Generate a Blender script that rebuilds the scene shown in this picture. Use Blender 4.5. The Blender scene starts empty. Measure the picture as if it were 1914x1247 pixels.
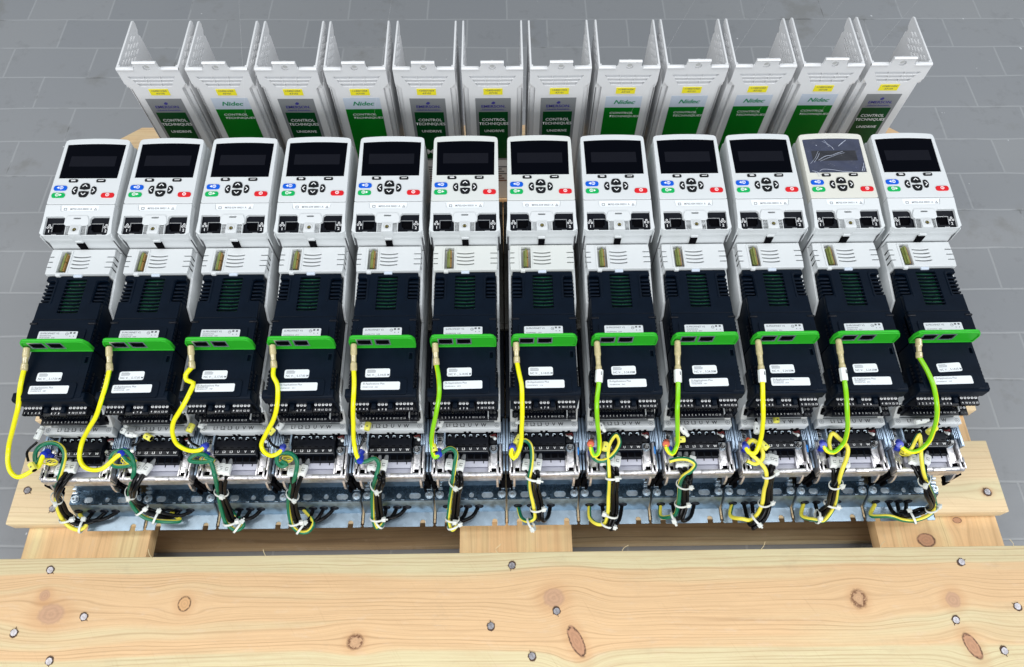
import bpy, bmesh, math, random
from mathutils import Vector, Matrix
R = math.radians
S = 0.001                      # everything below is laid out in millimetres
scene = bpy.context.scene
col = scene.collection
# ------------------------------------------------------------------ camera
cam_d = bpy.data.cameras.new('camera'); cam = bpy.data.objects.new('camera', cam_d); col.objects.link(cam)
scene.camera = cam
_th, _ro, _ya = R(27.96), R(0.57), R(1.3)
fw = Vector((math.sin(_ya)*math.sin(_th), math.cos(_ya)*math.sin(_th), -math.cos(_th)))
rt = Vector((math.cos(_ya), -math.sin(_ya), 0)); up = rt.cross(fw)
rt, up = rt*math.cos(_ro)+up*math.sin(_ro), up*math.cos(_ro)-rt*math.sin(_ro)
cm = Matrix((rt, up, -fw)).transposed().to_4x4(); cm.translation = Vector((0, 0, 0.98157))
cam.matrix_world = cm
cam_d.sensor_fit = 'HORIZONTAL'; cam_d.sensor_width = 36; cam_d.lens = 1389.97/1914*36
cam_d.clip_start = 0.02; cam_d.clip_end = 60
# ------------------------------------------------------------------ world and lamps (a hall, with fill lamps added out of view)
world = bpy.data.worlds.new('World'); scene.world = world; world.use_nodes = True
bg = world.node_tree.nodes['Background']; bg.inputs[0].default_value = (0.80, 0.90, 1.0, 1); bg.inputs[1].default_value = 0.46
def area(name, loc, rot, size, sy, power, color):
    l = bpy.data.lights.new(name, 'AREA'); l.shape = 'RECTANGLE'; l.size = size; l.size_y = sy; l.energy = power; l.color = color
    o = bpy.data.objects.new(name, l); o.location = loc; o.rotation_euler = rot; col.objects.link(o); return o
def aim(o, target):
    o.rotation_euler = (Vector(target)-o.location).to_track_quat('-Z', 'Y').to_euler()
aim(area('high_fill_light', (-2.3, 0.3, 2.7), (0,0,0), 0.5, 2.6, 46, (1.0, 0.985, 0.96)), (0, 0.5, 0))  # unseen left side lamp, added to brighten the inner cover flaps
aim(area('high_fill_light', (2.3, 0.5, 2.8), (0,0,0), 0.5, 2.8, 48, (0.96, 0.98, 1.0)), (0, 0.5, 0))  # unseen right side lamp, likewise added for the flaps
aim(area('high_fill_light', (0.1, 0.1, 3.5), (0,0,0), 1.6, 0.7, 16, (0.97, 0.985, 1.0)), (0, 0.3, 0))  # weak overhead strip added to brighten the steel bracket plates
aim(area('front_fill_light', (0.2, -3.2, 1.9), (0,0,0), 3.2, 1.4, 124, (0.97, 0.985, 1.0)), (0, 0.6, 0.1))  # unseen front fill added to lift the upright cover faces
vs = scene.view_settings
vs.view_transform = 'Standard'; vs.look = 'None'; vs.exposure = 0.0; vs.gamma = 1; vs.use_curve_mapping = False
# ------------------------------------------------------------------ materials
def nmat(name):
    m = bpy.data.materials.new(name); m.use_nodes = True
    nt = m.node_tree; return m, nt, nt.nodes['Principled BSDF']
def N(nt, t, **kw):
    n = nt.nodes.new(t)
    for k, v in kw.items(): setattr(n, k, v)
    return n
def L(nt, a, b): nt.links.new(a, b)
def setin(nt, s, v):
    if hasattr(v, 'is_output') or hasattr(v, 'links'): nt.links.new(v, s)
    else: s.default_value = v
def M_(nt, op, a, b=None, c=None, clamp=False):
    n = N(nt, 'ShaderNodeMath', operation=op, use_clamp=clamp)
    for i, v in enumerate((a, b, c)):
        if v is not None: setin(nt, n.inputs[i], v)
    return n.outputs[0]
def mixc(nt, f, a, b, mode='MIX'):
    n = N(nt, 'ShaderNodeMix', data_type='RGBA', blend_type=mode)
    setin(nt, n.inputs[0], f); setin(nt, n.inputs[6], a); setin(nt, n.inputs[7], b)
    return n.outputs[2]
def ramp(nt, f, stops):
    n = N(nt, 'ShaderNodeValToRGB'); e = n.color_ramp.elements
    while len(e) < len(stops): e.new(0.5)
    for k, (p, c) in enumerate(stops): e[k].position = p; e[k].color = c if len(c) == 4 else (*c, 1)
    setin(nt, n.inputs[0], f); return n.outputs[0]
def simple(name, c, rough=0.45, metal=0.0, noise=0.06, scale=60, bump=0.0, bscale=900, spec=0.5, coat=0.0):
    m, nt, b = nmat(name)
    tc = N(nt, 'ShaderNodeTexCoord'); nz = N(nt, 'ShaderNodeTexNoise'); nz.inputs['Scale'].default_value = scale; nz.inputs['Detail'].default_value = 3
    L(nt, tc.outputs['Object'], nz.inputs['Vector'])
    c = (*c, 1)
    dark = tuple(x*(1-noise) for x in c[:3])+(1,); lite = tuple(min(1, x*(1+noise)) for x in c[:3])+(1,)
    L(nt, mixc(nt, nz.outputs[0], dark, lite), b.inputs['Base Color'])
    L(nt, M_(nt, 'ADD', rough-0.06, M_(nt, 'MULTIPLY', nz.outputs[0], 0.12)), b.inputs['Roughness'])
    b.inputs['Metallic'].default_value = metal; b.inputs['Specular IOR Level'].default_value = spec
    b.inputs['Coat Weight'].default_value = coat
    if bump:
        n2 = N(nt, 'ShaderNodeTexNoise'); n2.inputs['Scale'].default_value = bscale; L(nt, tc.outputs['Object'], n2.inputs['Vector'])
        bp = N(nt, 'ShaderNodeBump'); bp.inputs['Strength'].default_value = bump; bp.inputs['Distance'].default_value = 0.0003
        L(nt, n2.outputs[0], bp.inputs['Height']); L(nt, bp.outputs[0], b.inputs['Normal'])
    return m
m_white = simple('white_plastic', (0.605, 0.625, 0.632), 0.42, noise=0.015, scale=14, bump=0.08)
m_white2 = simple('warmer_white_plastic', (0.605, 0.622, 0.598), 0.42, noise=0.02, scale=14, bump=0.08)
m_cream = simple('yellowed_plastic', (0.63, 0.62, 0.555), 0.42, noise=0.015, scale=14, bump=0.08)
m_grey_pl = simple('light_grey_plastic', (0.48, 0.48, 0.465), 0.45, noise=0.03, scale=20)
m_cover = simple('cover_plastic', (0.70, 0.70, 0.705), 0.38, noise=0.02, scale=14, bump=0.08)
m_black = simple('black_moulded_plastic', (0.0015, 0.0050, 0.0120), 0.42, noise=0.3, scale=60, bump=0.3, bscale=1400, spec=0.10)
m_black2 = simple('black_terminal_plastic', (0.0025, 0.0035, 0.007), 0.35, noise=0.2, spec=0.18)
m_hole = simple('recess_shade', (0.002, 0.002, 0.003), 0.8, spec=0.03)  # near-black fill paints the shade inside slots, holes and gaps
m_side = simple('dark_heatsink', (0.085, 0.080, 0.068), 0.42, metal=0.4, noise=0.25, scale=25)
m_sided = simple('black_lower_body', (0.006, 0.008, 0.013), 0.4, noise=0.2, spec=0.2)
m_glass = simple('display_glass', (0.0006, 0.0009, 0.0028), 0.10, noise=0.1, spec=0.06)
m_lcd = simple('display_window', (0.0075, 0.0080, 0.012), 0.15, noise=0.1, spec=0.06)
m_film_scr = simple('filmed_display', (0.016, 0.022, 0.055), 0.25, noise=0.5, scale=90)
m_crease_glint = simple('film_crease_glint', (0.50, 0.54, 0.66), 0.15)  # pale strokes paint the highlights along the film's creases
m_btn = simple('rubber_button', (0.004, 0.005, 0.006), 0.45, spec=0.2)
m_blue = simple('blue_button', (0.0, 0.09, 0.56), 0.4, spec=0.2)
m_greenb = simple('green_button', (0.0, 0.36, 0.085), 0.4, spec=0.2)
m_red = simple('red_button', (0.60, 0.012, 0.018), 0.4, spec=0.2)
m_ink = simple('white_print', (0.85, 0.85, 0.85), 0.5)
m_inkg = simple('grey_print', (0.10, 0.10, 0.11), 0.5)
m_inkf = simple('faint_print', (0.14, 0.145, 0.16), 0.5)
m_inkb = simple('navy_print', (0.030, 0.025, 0.22), 0.5)
m_inkgr = simple('green_print', (0.0, 0.22, 0.09), 0.5)
m_paper = simple('label_paper', (0.72, 0.75, 0.77), 0.5, noise=0.01)
m_silver = simple('silver_label', (0.22, 0.23, 0.24), 0.32, noise=0.05, scale=30)
m_bluelab = simple('pale_blue_label', (0.52, 0.58, 0.67), 0.4)
m_glab = simple('green_label', (0.0, 0.165, 0.010), 0.35, spec=0.2, noise=0.05)
m_dglab = simple('dark_green_label', (0.0, 0.055, 0.012), 0.3, noise=0.1, spec=0.15)
m_yel = simple('yellow_sticker', (0.80, 0.70, 0.02), 0.5)
m_green = simple('green_plastic', (0.028, 0.42, 0.022), 0.38, spec=0.25, noise=0.03)
m_pcb = simple('circuit_board', (0.006, 0.12, 0.055), 0.4, noise=0.9, scale=600)
m_pcb2 = simple('edge_board', (0.17, 0.20, 0.05), 0.4, noise=0.5, scale=500)
m_copper = simple('brown_contacts', (0.30, 0.17, 0.05), 0.35, noise=0.3, scale=500)
m_brass = simple('brass', (0.62, 0.50, 0.18), 0.3, metal=0.9)
m_connector = simple('clear_sleeve_over_brass', (0.50, 0.42, 0.22), 0.22, noise=0.35, scale=260, coat=0.5)
m_tin = simple('nickel_screw', (0.48, 0.48, 0.48), 0.3, metal=0.95)
m_bolt = simple('zinc_screw', (0.42, 0.49, 0.56), 0.25, metal=0.95, noise=0.2, scale=300)
m_tag = simple('white_marker_sleeve', (0.78, 0.80, 0.78), 0.4)
m_ytag = simple('yellow_marker_sleeve', (0.80, 0.76, 0.12), 0.4)
m_tie = simple('natural_nylon', (0.66, 0.68, 0.64), 0.35)
m_cblack = simple('black_cable', (0.003, 0.003, 0.0035), 0.22, spec=0.16)
m_cyel = simple('yellow_insulation', (0.82, 0.78, 0.0), 0.32)
m_cyel2 = simple('yellow_insulation_dull', (0.78, 0.68, 0.06), 0.32)
m_clime = simple('green_insulation', (0.22, 0.58, 0.0), 0.32)
m_cgreen = simple('dark_green_insulation', (0.0, 0.14, 0.062), 0.32)
m_blueins = simple('blue_lug', (0.008, 0.03, 0.42), 0.35)
m_redins = simple('orange_lug', (0.55, 0.08, 0.02), 0.35)
m_grip = simple('grey_ferrule', (0.22, 0.23, 0.24), 0.4)
m_lilac = simple('pale_plate', (0.52, 0.52, 0.60), 0.4, noise=0.06)
m_bluetape = simple('blue_dot', (0.02, 0.25, 0.75), 0.4)
m_brown = simple('brown_wire', (0.10, 0.012, 0.012), 0.35)
def alloy(name, c, rough, sc, contrast):
    m, nt, b = nmat(name)
    tc = N(nt, 'ShaderNodeTexCoord'); nz = N(nt, 'ShaderNodeTexNoise'); nz.inputs['Scale'].default_value = sc; nz.inputs['Detail'].default_value = 5
    L(nt, tc.outputs['Object'], nz.inputs['Vector'])
    vo = N(nt, 'ShaderNodeTexVoronoi'); vo.inputs['Scale'].default_value = sc*2; L(nt, tc.outputs['Object'], vo.inputs['Vector'])
    f = M_(nt, 'ADD', M_(nt, 'MULTIPLY', nz.outputs[0], 0.7), M_(nt, 'MULTIPLY', vo.outputs['Color'], 0.3))
    lo = tuple(x*(1-contrast) for x in c); hi = tuple(min(1, x*(1+contrast)) for x in c)
    L(nt, ramp(nt, f, [(0.3, lo), (0.7, hi)]), b.inputs['Base Color'])
    b.inputs['Metallic'].default_value = 0.9
    L(nt, M_(nt, 'ADD', rough-0.1, M_(nt, 'MULTIPLY', f, 0.2)), b.inputs['Roughness'])
    bp = N(nt, 'ShaderNodeBump'); bp.inputs['Strength'].default_value = 0.15; bp.inputs['Distance'].default_value = 0.0006
    L(nt, nz.outputs[0], bp.inputs['Height']); L(nt, bp.outputs[0], b.inputs['Normal'])
    return m
m_bright = simple('bright_zinc', (0.66, 0.75, 0.82), 0.35, metal=0.85, noise=0.2, scale=300)
m_zinc = alloy('galvanised_steel', (0.33, 0.415, 0.49), 0.42, 70, 0.16)
m_zdark_refl = alloy('steel_dark_reflection', (0.085, 0.135, 0.19), 0.26, 160, 0.28)  # flange steel with a dark reflection painted into its base colour
m_zmid = alloy('blue_grey_steel', (0.21, 0.28, 0.34), 0.34, 80, 0.2)
m_alu = alloy('cast_aluminium', (0.66, 0.64, 0.65), 0.36, 160, 0.22)
m_rail = alloy('anodised_rib', (0.30, 0.38, 0.48), 0.35, 60, 0.1)

def wood(name, along, pale, mid, dark, knots=(), period=5.5, seed=0.0, band=None, contrast=1.0):
    """knots: (x, y, rx, ry, angle, kind) in mm, in the plane (x along the grain, y across)"""
    m, nt, b = nmat(name)
    tc = N(nt, 'ShaderNodeTexCoord'); sp = N(nt, 'ShaderNodeSeparateXYZ')
    L(nt, tc.outputs['Object'], sp.inputs[0])
    X = M_(nt, 'MULTIPLY', sp.outputs[0], 1000.0); Y = M_(nt, 'MULTIPLY', sp.outputs[1], 1000.0); Zc = M_(nt, 'SUBTRACT', M_(nt, 'MULTIPLY', sp.outputs[2], 1000.0), 144.0)
    if along == 'y': X, Y = Y, X
    def vec(a, bb, c):
        n = N(nt, 'ShaderNodeCombineXYZ')
        for k, v in enumerate((a, bb, c)): setin(nt, n.inputs[k], v)
        return n.outputs[0]
    def noise(v, detail=3, rough=0.5):
        n = N(nt, 'ShaderNodeTexNoise'); n.inputs['Scale'].default_value = 1.0; n.inputs['Detail'].default_value = detail; n.inputs['Roughness'].default_value = rough
        L(nt, v, n.inputs['Vector']); return n.outputs[0]
    yy = M_(nt, 'ADD', Y, M_(nt, 'MULTIPLY', Zc, 0.8))
    warp = noise(vec(M_(nt, 'MULTIPLY', X, 0.0016), M_(nt, 'MULTIPLY', yy, 0.010), seed), 1)
    wob0 = noise(vec(M_(nt, 'MULTIPLY', X, 0.012), M_(nt, 'MULTIPLY', yy, 0.06), seed+9), 2)
    yy = M_(nt, 'ADD', yy, M_(nt, 'ADD', M_(nt, 'MULTIPLY', M_(nt, 'SUBTRACT', warp, 0.5), 26.0), M_(nt, 'MULTIPLY', M_(nt, 'SUBTRACT', wob0, 0.5), 5.0)))
    kmask = None; kcol = None
    col_knots = []
    for (kx, ky, rx, ry, ang, kind) in knots:
        dx = M_(nt, 'SUBTRACT', X, kx); dy = M_(nt, 'SUBTRACT', Y, ky)
        ca, sa = math.cos(R(ang)), math.sin(R(ang))
        u = M_(nt, 'DIVIDE', M_(nt, 'ADD', M_(nt, 'MULTIPLY', dx, ca), M_(nt, 'MULTIPLY', dy, sa)), rx)
        v = M_(nt, 'DIVIDE', M_(nt, 'SUBTRACT', M_(nt, 'MULTIPLY', dy, ca), M_(nt, 'MULTIPLY', dx, sa)), ry)
        e = M_(nt, 'SQRT', M_(nt, 'ADD', M_(nt, 'MULTIPLY', u, u), M_(nt, 'MULTIPLY', v, v)))
        # grain bends round the knot
        ux = M_(nt, 'DIVIDE', dx, rx*4.2); vy = M_(nt, 'DIVIDE', dy, ry*2.4)
        g = M_(nt, 'EXPONENT', M_(nt, 'MULTIPLY', M_(nt, 'ADD', M_(nt, 'MULTIPLY', ux, ux), M_(nt, 'MULTIPLY', vy, vy)), -1.0))
        yy = M_(nt, 'SUBTRACT', yy, M_(nt, 'MULTIPLY', M_(nt, 'MULTIPLY', dy, g), 0.8))
        col_knots.append((e, kind, kx))
    ph = noise(vec(M_(nt, 'MULTIPLY', X, 0.0012), M_(nt, 'MULTIPLY', yy, 0.045), seed+3.1), 2)
    amp = noise(vec(M_(nt, 'MULTIPLY', X, 0.0035), M_(nt, 'MULTIPLY', yy, 0.11), seed+5.1), 2)
    sn = M_(nt, 'SINE', M_(nt, 'ADD', M_(nt, 'MULTIPLY', yy, 6.2832/period), M_(nt, 'MULTIPLY', ph, 22.0)))
    P = M_(nt, 'POWER', M_(nt, 'ADD', M_(nt, 'MULTIPLY', sn, 0.5), 0.5), 6.0)
    P = M_(nt, 'MULTIPLY', P, M_(nt, 'MULTIPLY', M_(nt, 'SUBTRACT', amp, 0.36, clamp=True), 4.0, clamp=True))
    fine = noise(vec(M_(nt, 'MULTIPLY', X, 0.006), M_(nt, 'MULTIPLY', yy, 1.0), seed+7.7), 3, 0.6)
    broad = noise(vec(M_(nt, 'MULTIPLY', X, 0.0016), M_(nt, 'MULTIPLY', yy, 0.028), seed+1.3), 2)
    speck = noise(vec(M_(nt, 'MULTIPLY', X, 0.12), M_(nt, 'MULTIPLY', Y, 0.5), seed), 4, 0.7)
    base = ramp(nt, broad, [(0.30, pale), (0.50, mid)])
    if band is not None:     # sapwood bands along the edges of the board: (lo, hi) in y
        n = N(nt, 'ShaderNodeMapRange', interpolation_type='SMOOTHSTEP'); L(nt, yy, n.inputs[0])
        n.inputs[1].default_value = band[1]-3; n.inputs[2].default_value = band[1]+2
        n2 = N(nt, 'ShaderNodeMapRange', interpolation_type='SMOOTHSTEP'); L(nt, yy, n2.inputs[0])
        n2.inputs[1].default_value = band[0]+3; n2.inputs[2].default_value = band[0]-2
        f = M_(nt, 'MAXIMUM', n.outputs[0], n2.outputs[0])
        base = mixc(nt, M_(nt, 'MULTIPLY', f, 0.92), base, (*pale, 1))
    lines = P
    c = mixc(nt, M_(nt, 'MULTIPLY', lines, 0.46*contrast), base, (*dark, 1))
    mott = noise(vec(M_(nt, 'MULTIPLY', X, 0.014), M_(nt, 'MULTIPLY', yy, 0.09), seed+31), 4, 0.65)
    c = mixc(nt, M_(nt, 'MULTIPLY', M_(nt, 'SUBTRACT', mott, 0.42, clamp=True), 1.1), c, (*[x*0.78 for x in mid], 1))
    lite = noise(vec(M_(nt, 'MULTIPLY', X, 0.03), M_(nt, 'MULTIPLY', Y, 0.10), seed+44), 5, 0.75)
    c = mixc(nt, M_(nt, 'MULTIPLY', M_(nt, 'SUBTRACT', lite, 0.55, clamp=True), 2.2, clamp=True), c, (0.72, 0.56, 0.40, 1))
    sa_ = noise(vec(M_(nt, 'ADD', M_(nt, 'MULTIPLY', X, 0.35), M_(nt, 'MULTIPLY', Y, 0.22)), M_(nt, 'MULTIPLY', Y, 0.02), seed+51), 3, 0.6)
    c = mixc(nt, M_(nt, 'MULTIPLY', M_(nt, 'SUBTRACT', sa_, 0.60, clamp=True), 0.9), c, (*dark, 1))
    c = mixc(nt, M_(nt, 'MULTIPLY', M_(nt, 'SUBTRACT', fine, 0.45, clamp=True), 0.9*contrast), c, (*dark, 1))
    c = mixc(nt, M_(nt, 'MULTIPLY', M_(nt, 'SUBTRACT', speck, 0.55, clamp=True), 0.5), c, (*[x*0.55 for x in mid], 1))
    dirt = noise(vec(M_(nt, 'MULTIPLY', X, 0.02), M_(nt, 'MULTIPLY', Y, 0.03), seed+20), 5, 0.65)
    c = mixc(nt, M_(nt, 'MULTIPLY', M_(nt, 'SUBTRACT', dirt, 0.6, clamp=True), 1.2), c, (0.30, 0.24, 0.17, 1))
    wob = noise(vec(M_(nt, 'MULTIPLY', X, 0.16), M_(nt, 'MULTIPLY', Y, 0.16), 5.0), 4, 0.7)
    for e, kind, kx in col_knots:
        e2 = M_(nt, 'ADD', e, M_(nt, 'MULTIPLY', M_(nt, 'SUBTRACT', wob, 0.5), 1.6 if kind == 'rough' else 0.5))
        inner = {'soft': (0.52, 0.30, 0.19), 'ring': (0.66, 0.38, 0.18), 'dark': (0.50, 0.26, 0.15), 'rough': (0.60, 0.36, 0.20)}[kind]
        rings = M_(nt, 'SINE', M_(nt, 'MULTIPLY', e2, 16.0))
        ic = mixc(nt, M_(nt, 'MULTIPLY', M_(nt, 'ADD', rings, 1.0), 0.18), (*inner, 1), (*[x*0.6 for x in inner], 1))
        msk = N(nt, 'ShaderNodeMapRange', interpolation_type='SMOOTHSTEP'); L(nt, e2, msk.inputs[0])
        msk.inputs[1].default_value = 1.15 if kind == 'soft' else 1.04; msk.inputs[2].default_value = 0.75 if kind == 'soft' else 0.96
        c = mixc(nt, M_(nt, 'MULTIPLY', msk.outputs[0], 0.8 if kind == 'soft' else 0.95), c, ic)
        halo = N(nt, 'ShaderNodeMapRange', interpolation_type='SMOOTHSTEP'); L(nt, e, halo.inputs[0])
        halo.inputs[1].default_value = 2.4; halo.inputs[2].default_value = 0.9
        c = mixc(nt, M_(nt, 'MULTIPLY', M_(nt, 'MULTIPLY', halo.outputs[0], M_(nt, 'SUBTRACT', 1.0, msk.outputs[0])), 0.30), c, (0.52, 0.24, 0.10, 1))
        if kind != 'soft':
            rim = M_(nt, 'SUBTRACT', 1.0, M_(nt, 'MULTIPLY', M_(nt, 'ABSOLUTE', M_(nt, 'SUBTRACT', e2, 0.95)), 6.0 if kind != 'rough' else 2.6), clamp=True)
            rim = M_(nt, 'MULTIPLY', rim, ramp(nt, wob, [(0.40, (0.15, 0.15, 0.15)), (0.52, (1, 1, 1))]))
            c = mixc(nt, M_(nt, 'MULTIPLY', rim, 0.95), c, (0.035, 0.015, 0.008, 1) if kind != 'rough' else (0.11, 0.035, 0.012, 1))
    L(nt, c, b.inputs['Base Color'])
    b.inputs['Roughness'].default_value = 0.62; b.inputs['Specular IOR Level'].default_value = 0.3
    bp = N(nt, 'ShaderNodeBump'); bp.inputs['Strength'].default_value = 0.35; bp.inputs['Distance'].default_value = 0.0006
    L(nt, M_(nt, 'SUBTRACT', M_(nt, 'ADD', M_(nt, 'MULTIPLY', fine, 0.6), M_(nt, 'MULTIPLY', speck, 0.3)), M_(nt, 'MULTIPLY', lines, 0.35)), bp.inputs['Height'])
    L(nt, bp.outputs[0], b.inputs['Normal'])
    return m
PALE = (0.675, 0.590, 0.355); MID = (0.735, 0.490, 0.268); DARK = (0.34, 0.19, 0.09)
K1 = [(-580,155,7,7,0,'soft'), (-566,133,17,13,0,'soft'), (-403,143,8,9,0,'ring'), (-186,96,9,8,20,'rough'), (59,144,14,12,0,'soft'),
      (85,93,8,19,25,'dark'), (443,138,9,10,0,'rough'), (562,135,10,10,0,'soft'), (570,81,8,16,25,'dark')]
m_wood1 = wood('front_board_pine', 'x', PALE, MID, DARK, K1, 5.0, 0.0, band=(84, 178))
m_wood2 = wood('second_board_pine', 'x', PALE, (0.76, 0.58, 0.35), DARK, [(648,272,6,5,0,'rough')], 6.0, 11.0, contrast=0.75)
m_wood3 = wood('back_board_pine', 'x', (0.68, 0.56, 0.33), MID, DARK, [], 6.0, 23.0)
m_woody1 = wood('cross_board_pine', 'y', (0.84, 0.70, 0.38), (0.84, 0.56, 0.29), (0.38, 0.20, 0.09), [(214,561,12,9,90,'dark'), (240,610,4,6,0,'dark')], 13.0, 31.0, contrast=0.8)
m_woodlow = wood('bottom_board_pine', 'x', (0.62, 0.50, 0.30), (0.54, 0.37, 0.20), (0.14, 0.075, 0.035), [], 9.0, 41.0)
m_crush = simple('crushed_wood', (0.09, 0.05, 0.03), 0.8, noise=0.5, scale=500)
m_nail = simple('nail_head', (0.22, 0.21, 0.22), 0.35, metal=0.8, noise=0.9, scale=420)

def floor_mat():
    m, nt, b = nmat('painted_floor_tiles')
    tc = N(nt, 'ShaderNodeTexCoord'); mp = N(nt, 'ShaderNodeMapping'); L(nt, tc.outputs['Object'], mp.inputs['Vector'])
    mp.inputs['Rotation'].default_value = (0, 0, R(0.37)); mp.inputs['Location'].default_value = (0.080, 0.0155, 0)
    wn = N(nt, 'ShaderNodeTexNoise'); wn.inputs['Scale'].default_value = 7; L(nt, tc.outputs['Object'], wn.inputs['Vector'])
    wv = N(nt, 'ShaderNodeVectorMath', operation='MULTIPLY_ADD'); L(nt, wn.outputs['Color'], wv.inputs[0])
    wv.inputs[1].default_value = (0.007, 0.007, 0); L(nt, mp.outputs[0], wv.inputs[2])
    br = N(nt, 'ShaderNodeTexBrick'); L(nt, wv.outputs[0], br.inputs['Vector'])
    br.offset = 0.5; br.inputs['Scale'].default_value = 1; br.inputs['Brick Width'].default_value = 0.1755; br.inputs['Row Height'].default_value = 0.0876
    br.inputs['Mortar Size'].default_value = 0.0028; br.inputs['Mortar Smooth'].default_value = 0.7
    br.inputs['Color1'].default_value = (0.215, 0.224, 0.240, 1); br.inputs['Color2'].default_value = (0.245, 0.252, 0.264, 1)
    br.inputs['Mortar'].default_value = (0.300, 0.310, 0.322, 1); br.inputs['Bias'].default_value = 0.0
    n1 = N(nt, 'ShaderNodeTexNoise'); n1.inputs['Scale'].default_value = 3.0; n1.inputs['Detail'].default_value = 5; L(nt, tc.outputs['Object'], n1.inputs['Vector'])
    n2 = N(nt, 'ShaderNodeTexNoise'); n2.inputs['Scale'].default_value = 24; n2.inputs['Detail'].default_value = 6; n2.inputs['Roughness'].default_value = 0.7; L(nt, tc.outputs['Object'], n2.inputs['Vector'])
    n3 = N(nt, 'ShaderNodeTexNoise'); n3.inputs['Scale'].default_value = 55; n3.inputs['Detail'].default_value = 2; L(nt, tc.outputs['Object'], n3.inputs['Vector'])
    n4 = N(nt, 'ShaderNodeTexNoise'); n4.inputs['Scale'].default_value = 5.5; n4.inputs['Detail'].default_value = 6; n4.inputs['Roughness'].default_value = 0.6; L(nt, tc.outputs['Object'], n4.inputs['Vector'])
    c = mixc(nt, M_(nt, 'MULTIPLY', n1.outputs[0], 0.30), br.outputs['Color'], (0.30, 0.295, 0.275, 1))
    c = mixc(nt, ramp(nt, n2.outputs[0], [(0.58, (0, 0, 0)), (0.80, (0.35, 0.35, 0.35))]), c, (0.10, 0.10, 0.10, 1))
    c = mixc(nt, ramp(nt, n4.outputs[0], [(0.60, (0, 0, 0)), (0.66, (0.45, 0.45, 0.45))]), c, (0.17, 0.165, 0.15, 1))
    c = mixc(nt, ramp(nt, n3.outputs[0], [(0.755, (0, 0, 0)), (0.775, (0.9, 0.9, 0.9))]), c, (0.62, 0.63, 0.64, 1))
    # dark groove line where the paint broke at the joints
    gl = M_(nt, 'MULTIPLY', ramp(nt, br.outputs['Fac'], [(0.70, (0, 0, 0)), (0.95, (1, 1, 1))]), ramp(nt, n4.outputs[0], [(0.56, (0, 0, 0)), (0.66, (0.75, 0.75, 0.75))]))
    c = mixc(nt, gl, c, (0.07, 0.07, 0.07, 1))
    L(nt, c, b.inputs['Base Color'])
    L(nt, M_(nt, 'ADD', 0.30, M_(nt, 'MULTIPLY', n2.outputs[0], 0.35)), b.inputs['Roughness'])
    bp = N(nt, 'ShaderNodeBump'); bp.inputs['Strength'].default_value = 0.5; bp.inputs['Distance'].default_value = 0.0008
    L(nt, M_(nt, 'SUBTRACT', M_(nt, 'MULTIPLY', n2.outputs[0], 0.35), br.outputs['Fac']), bp.inputs['Height']); L(nt, bp.outputs[0], b.inputs['Normal'])
    return m

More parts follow.
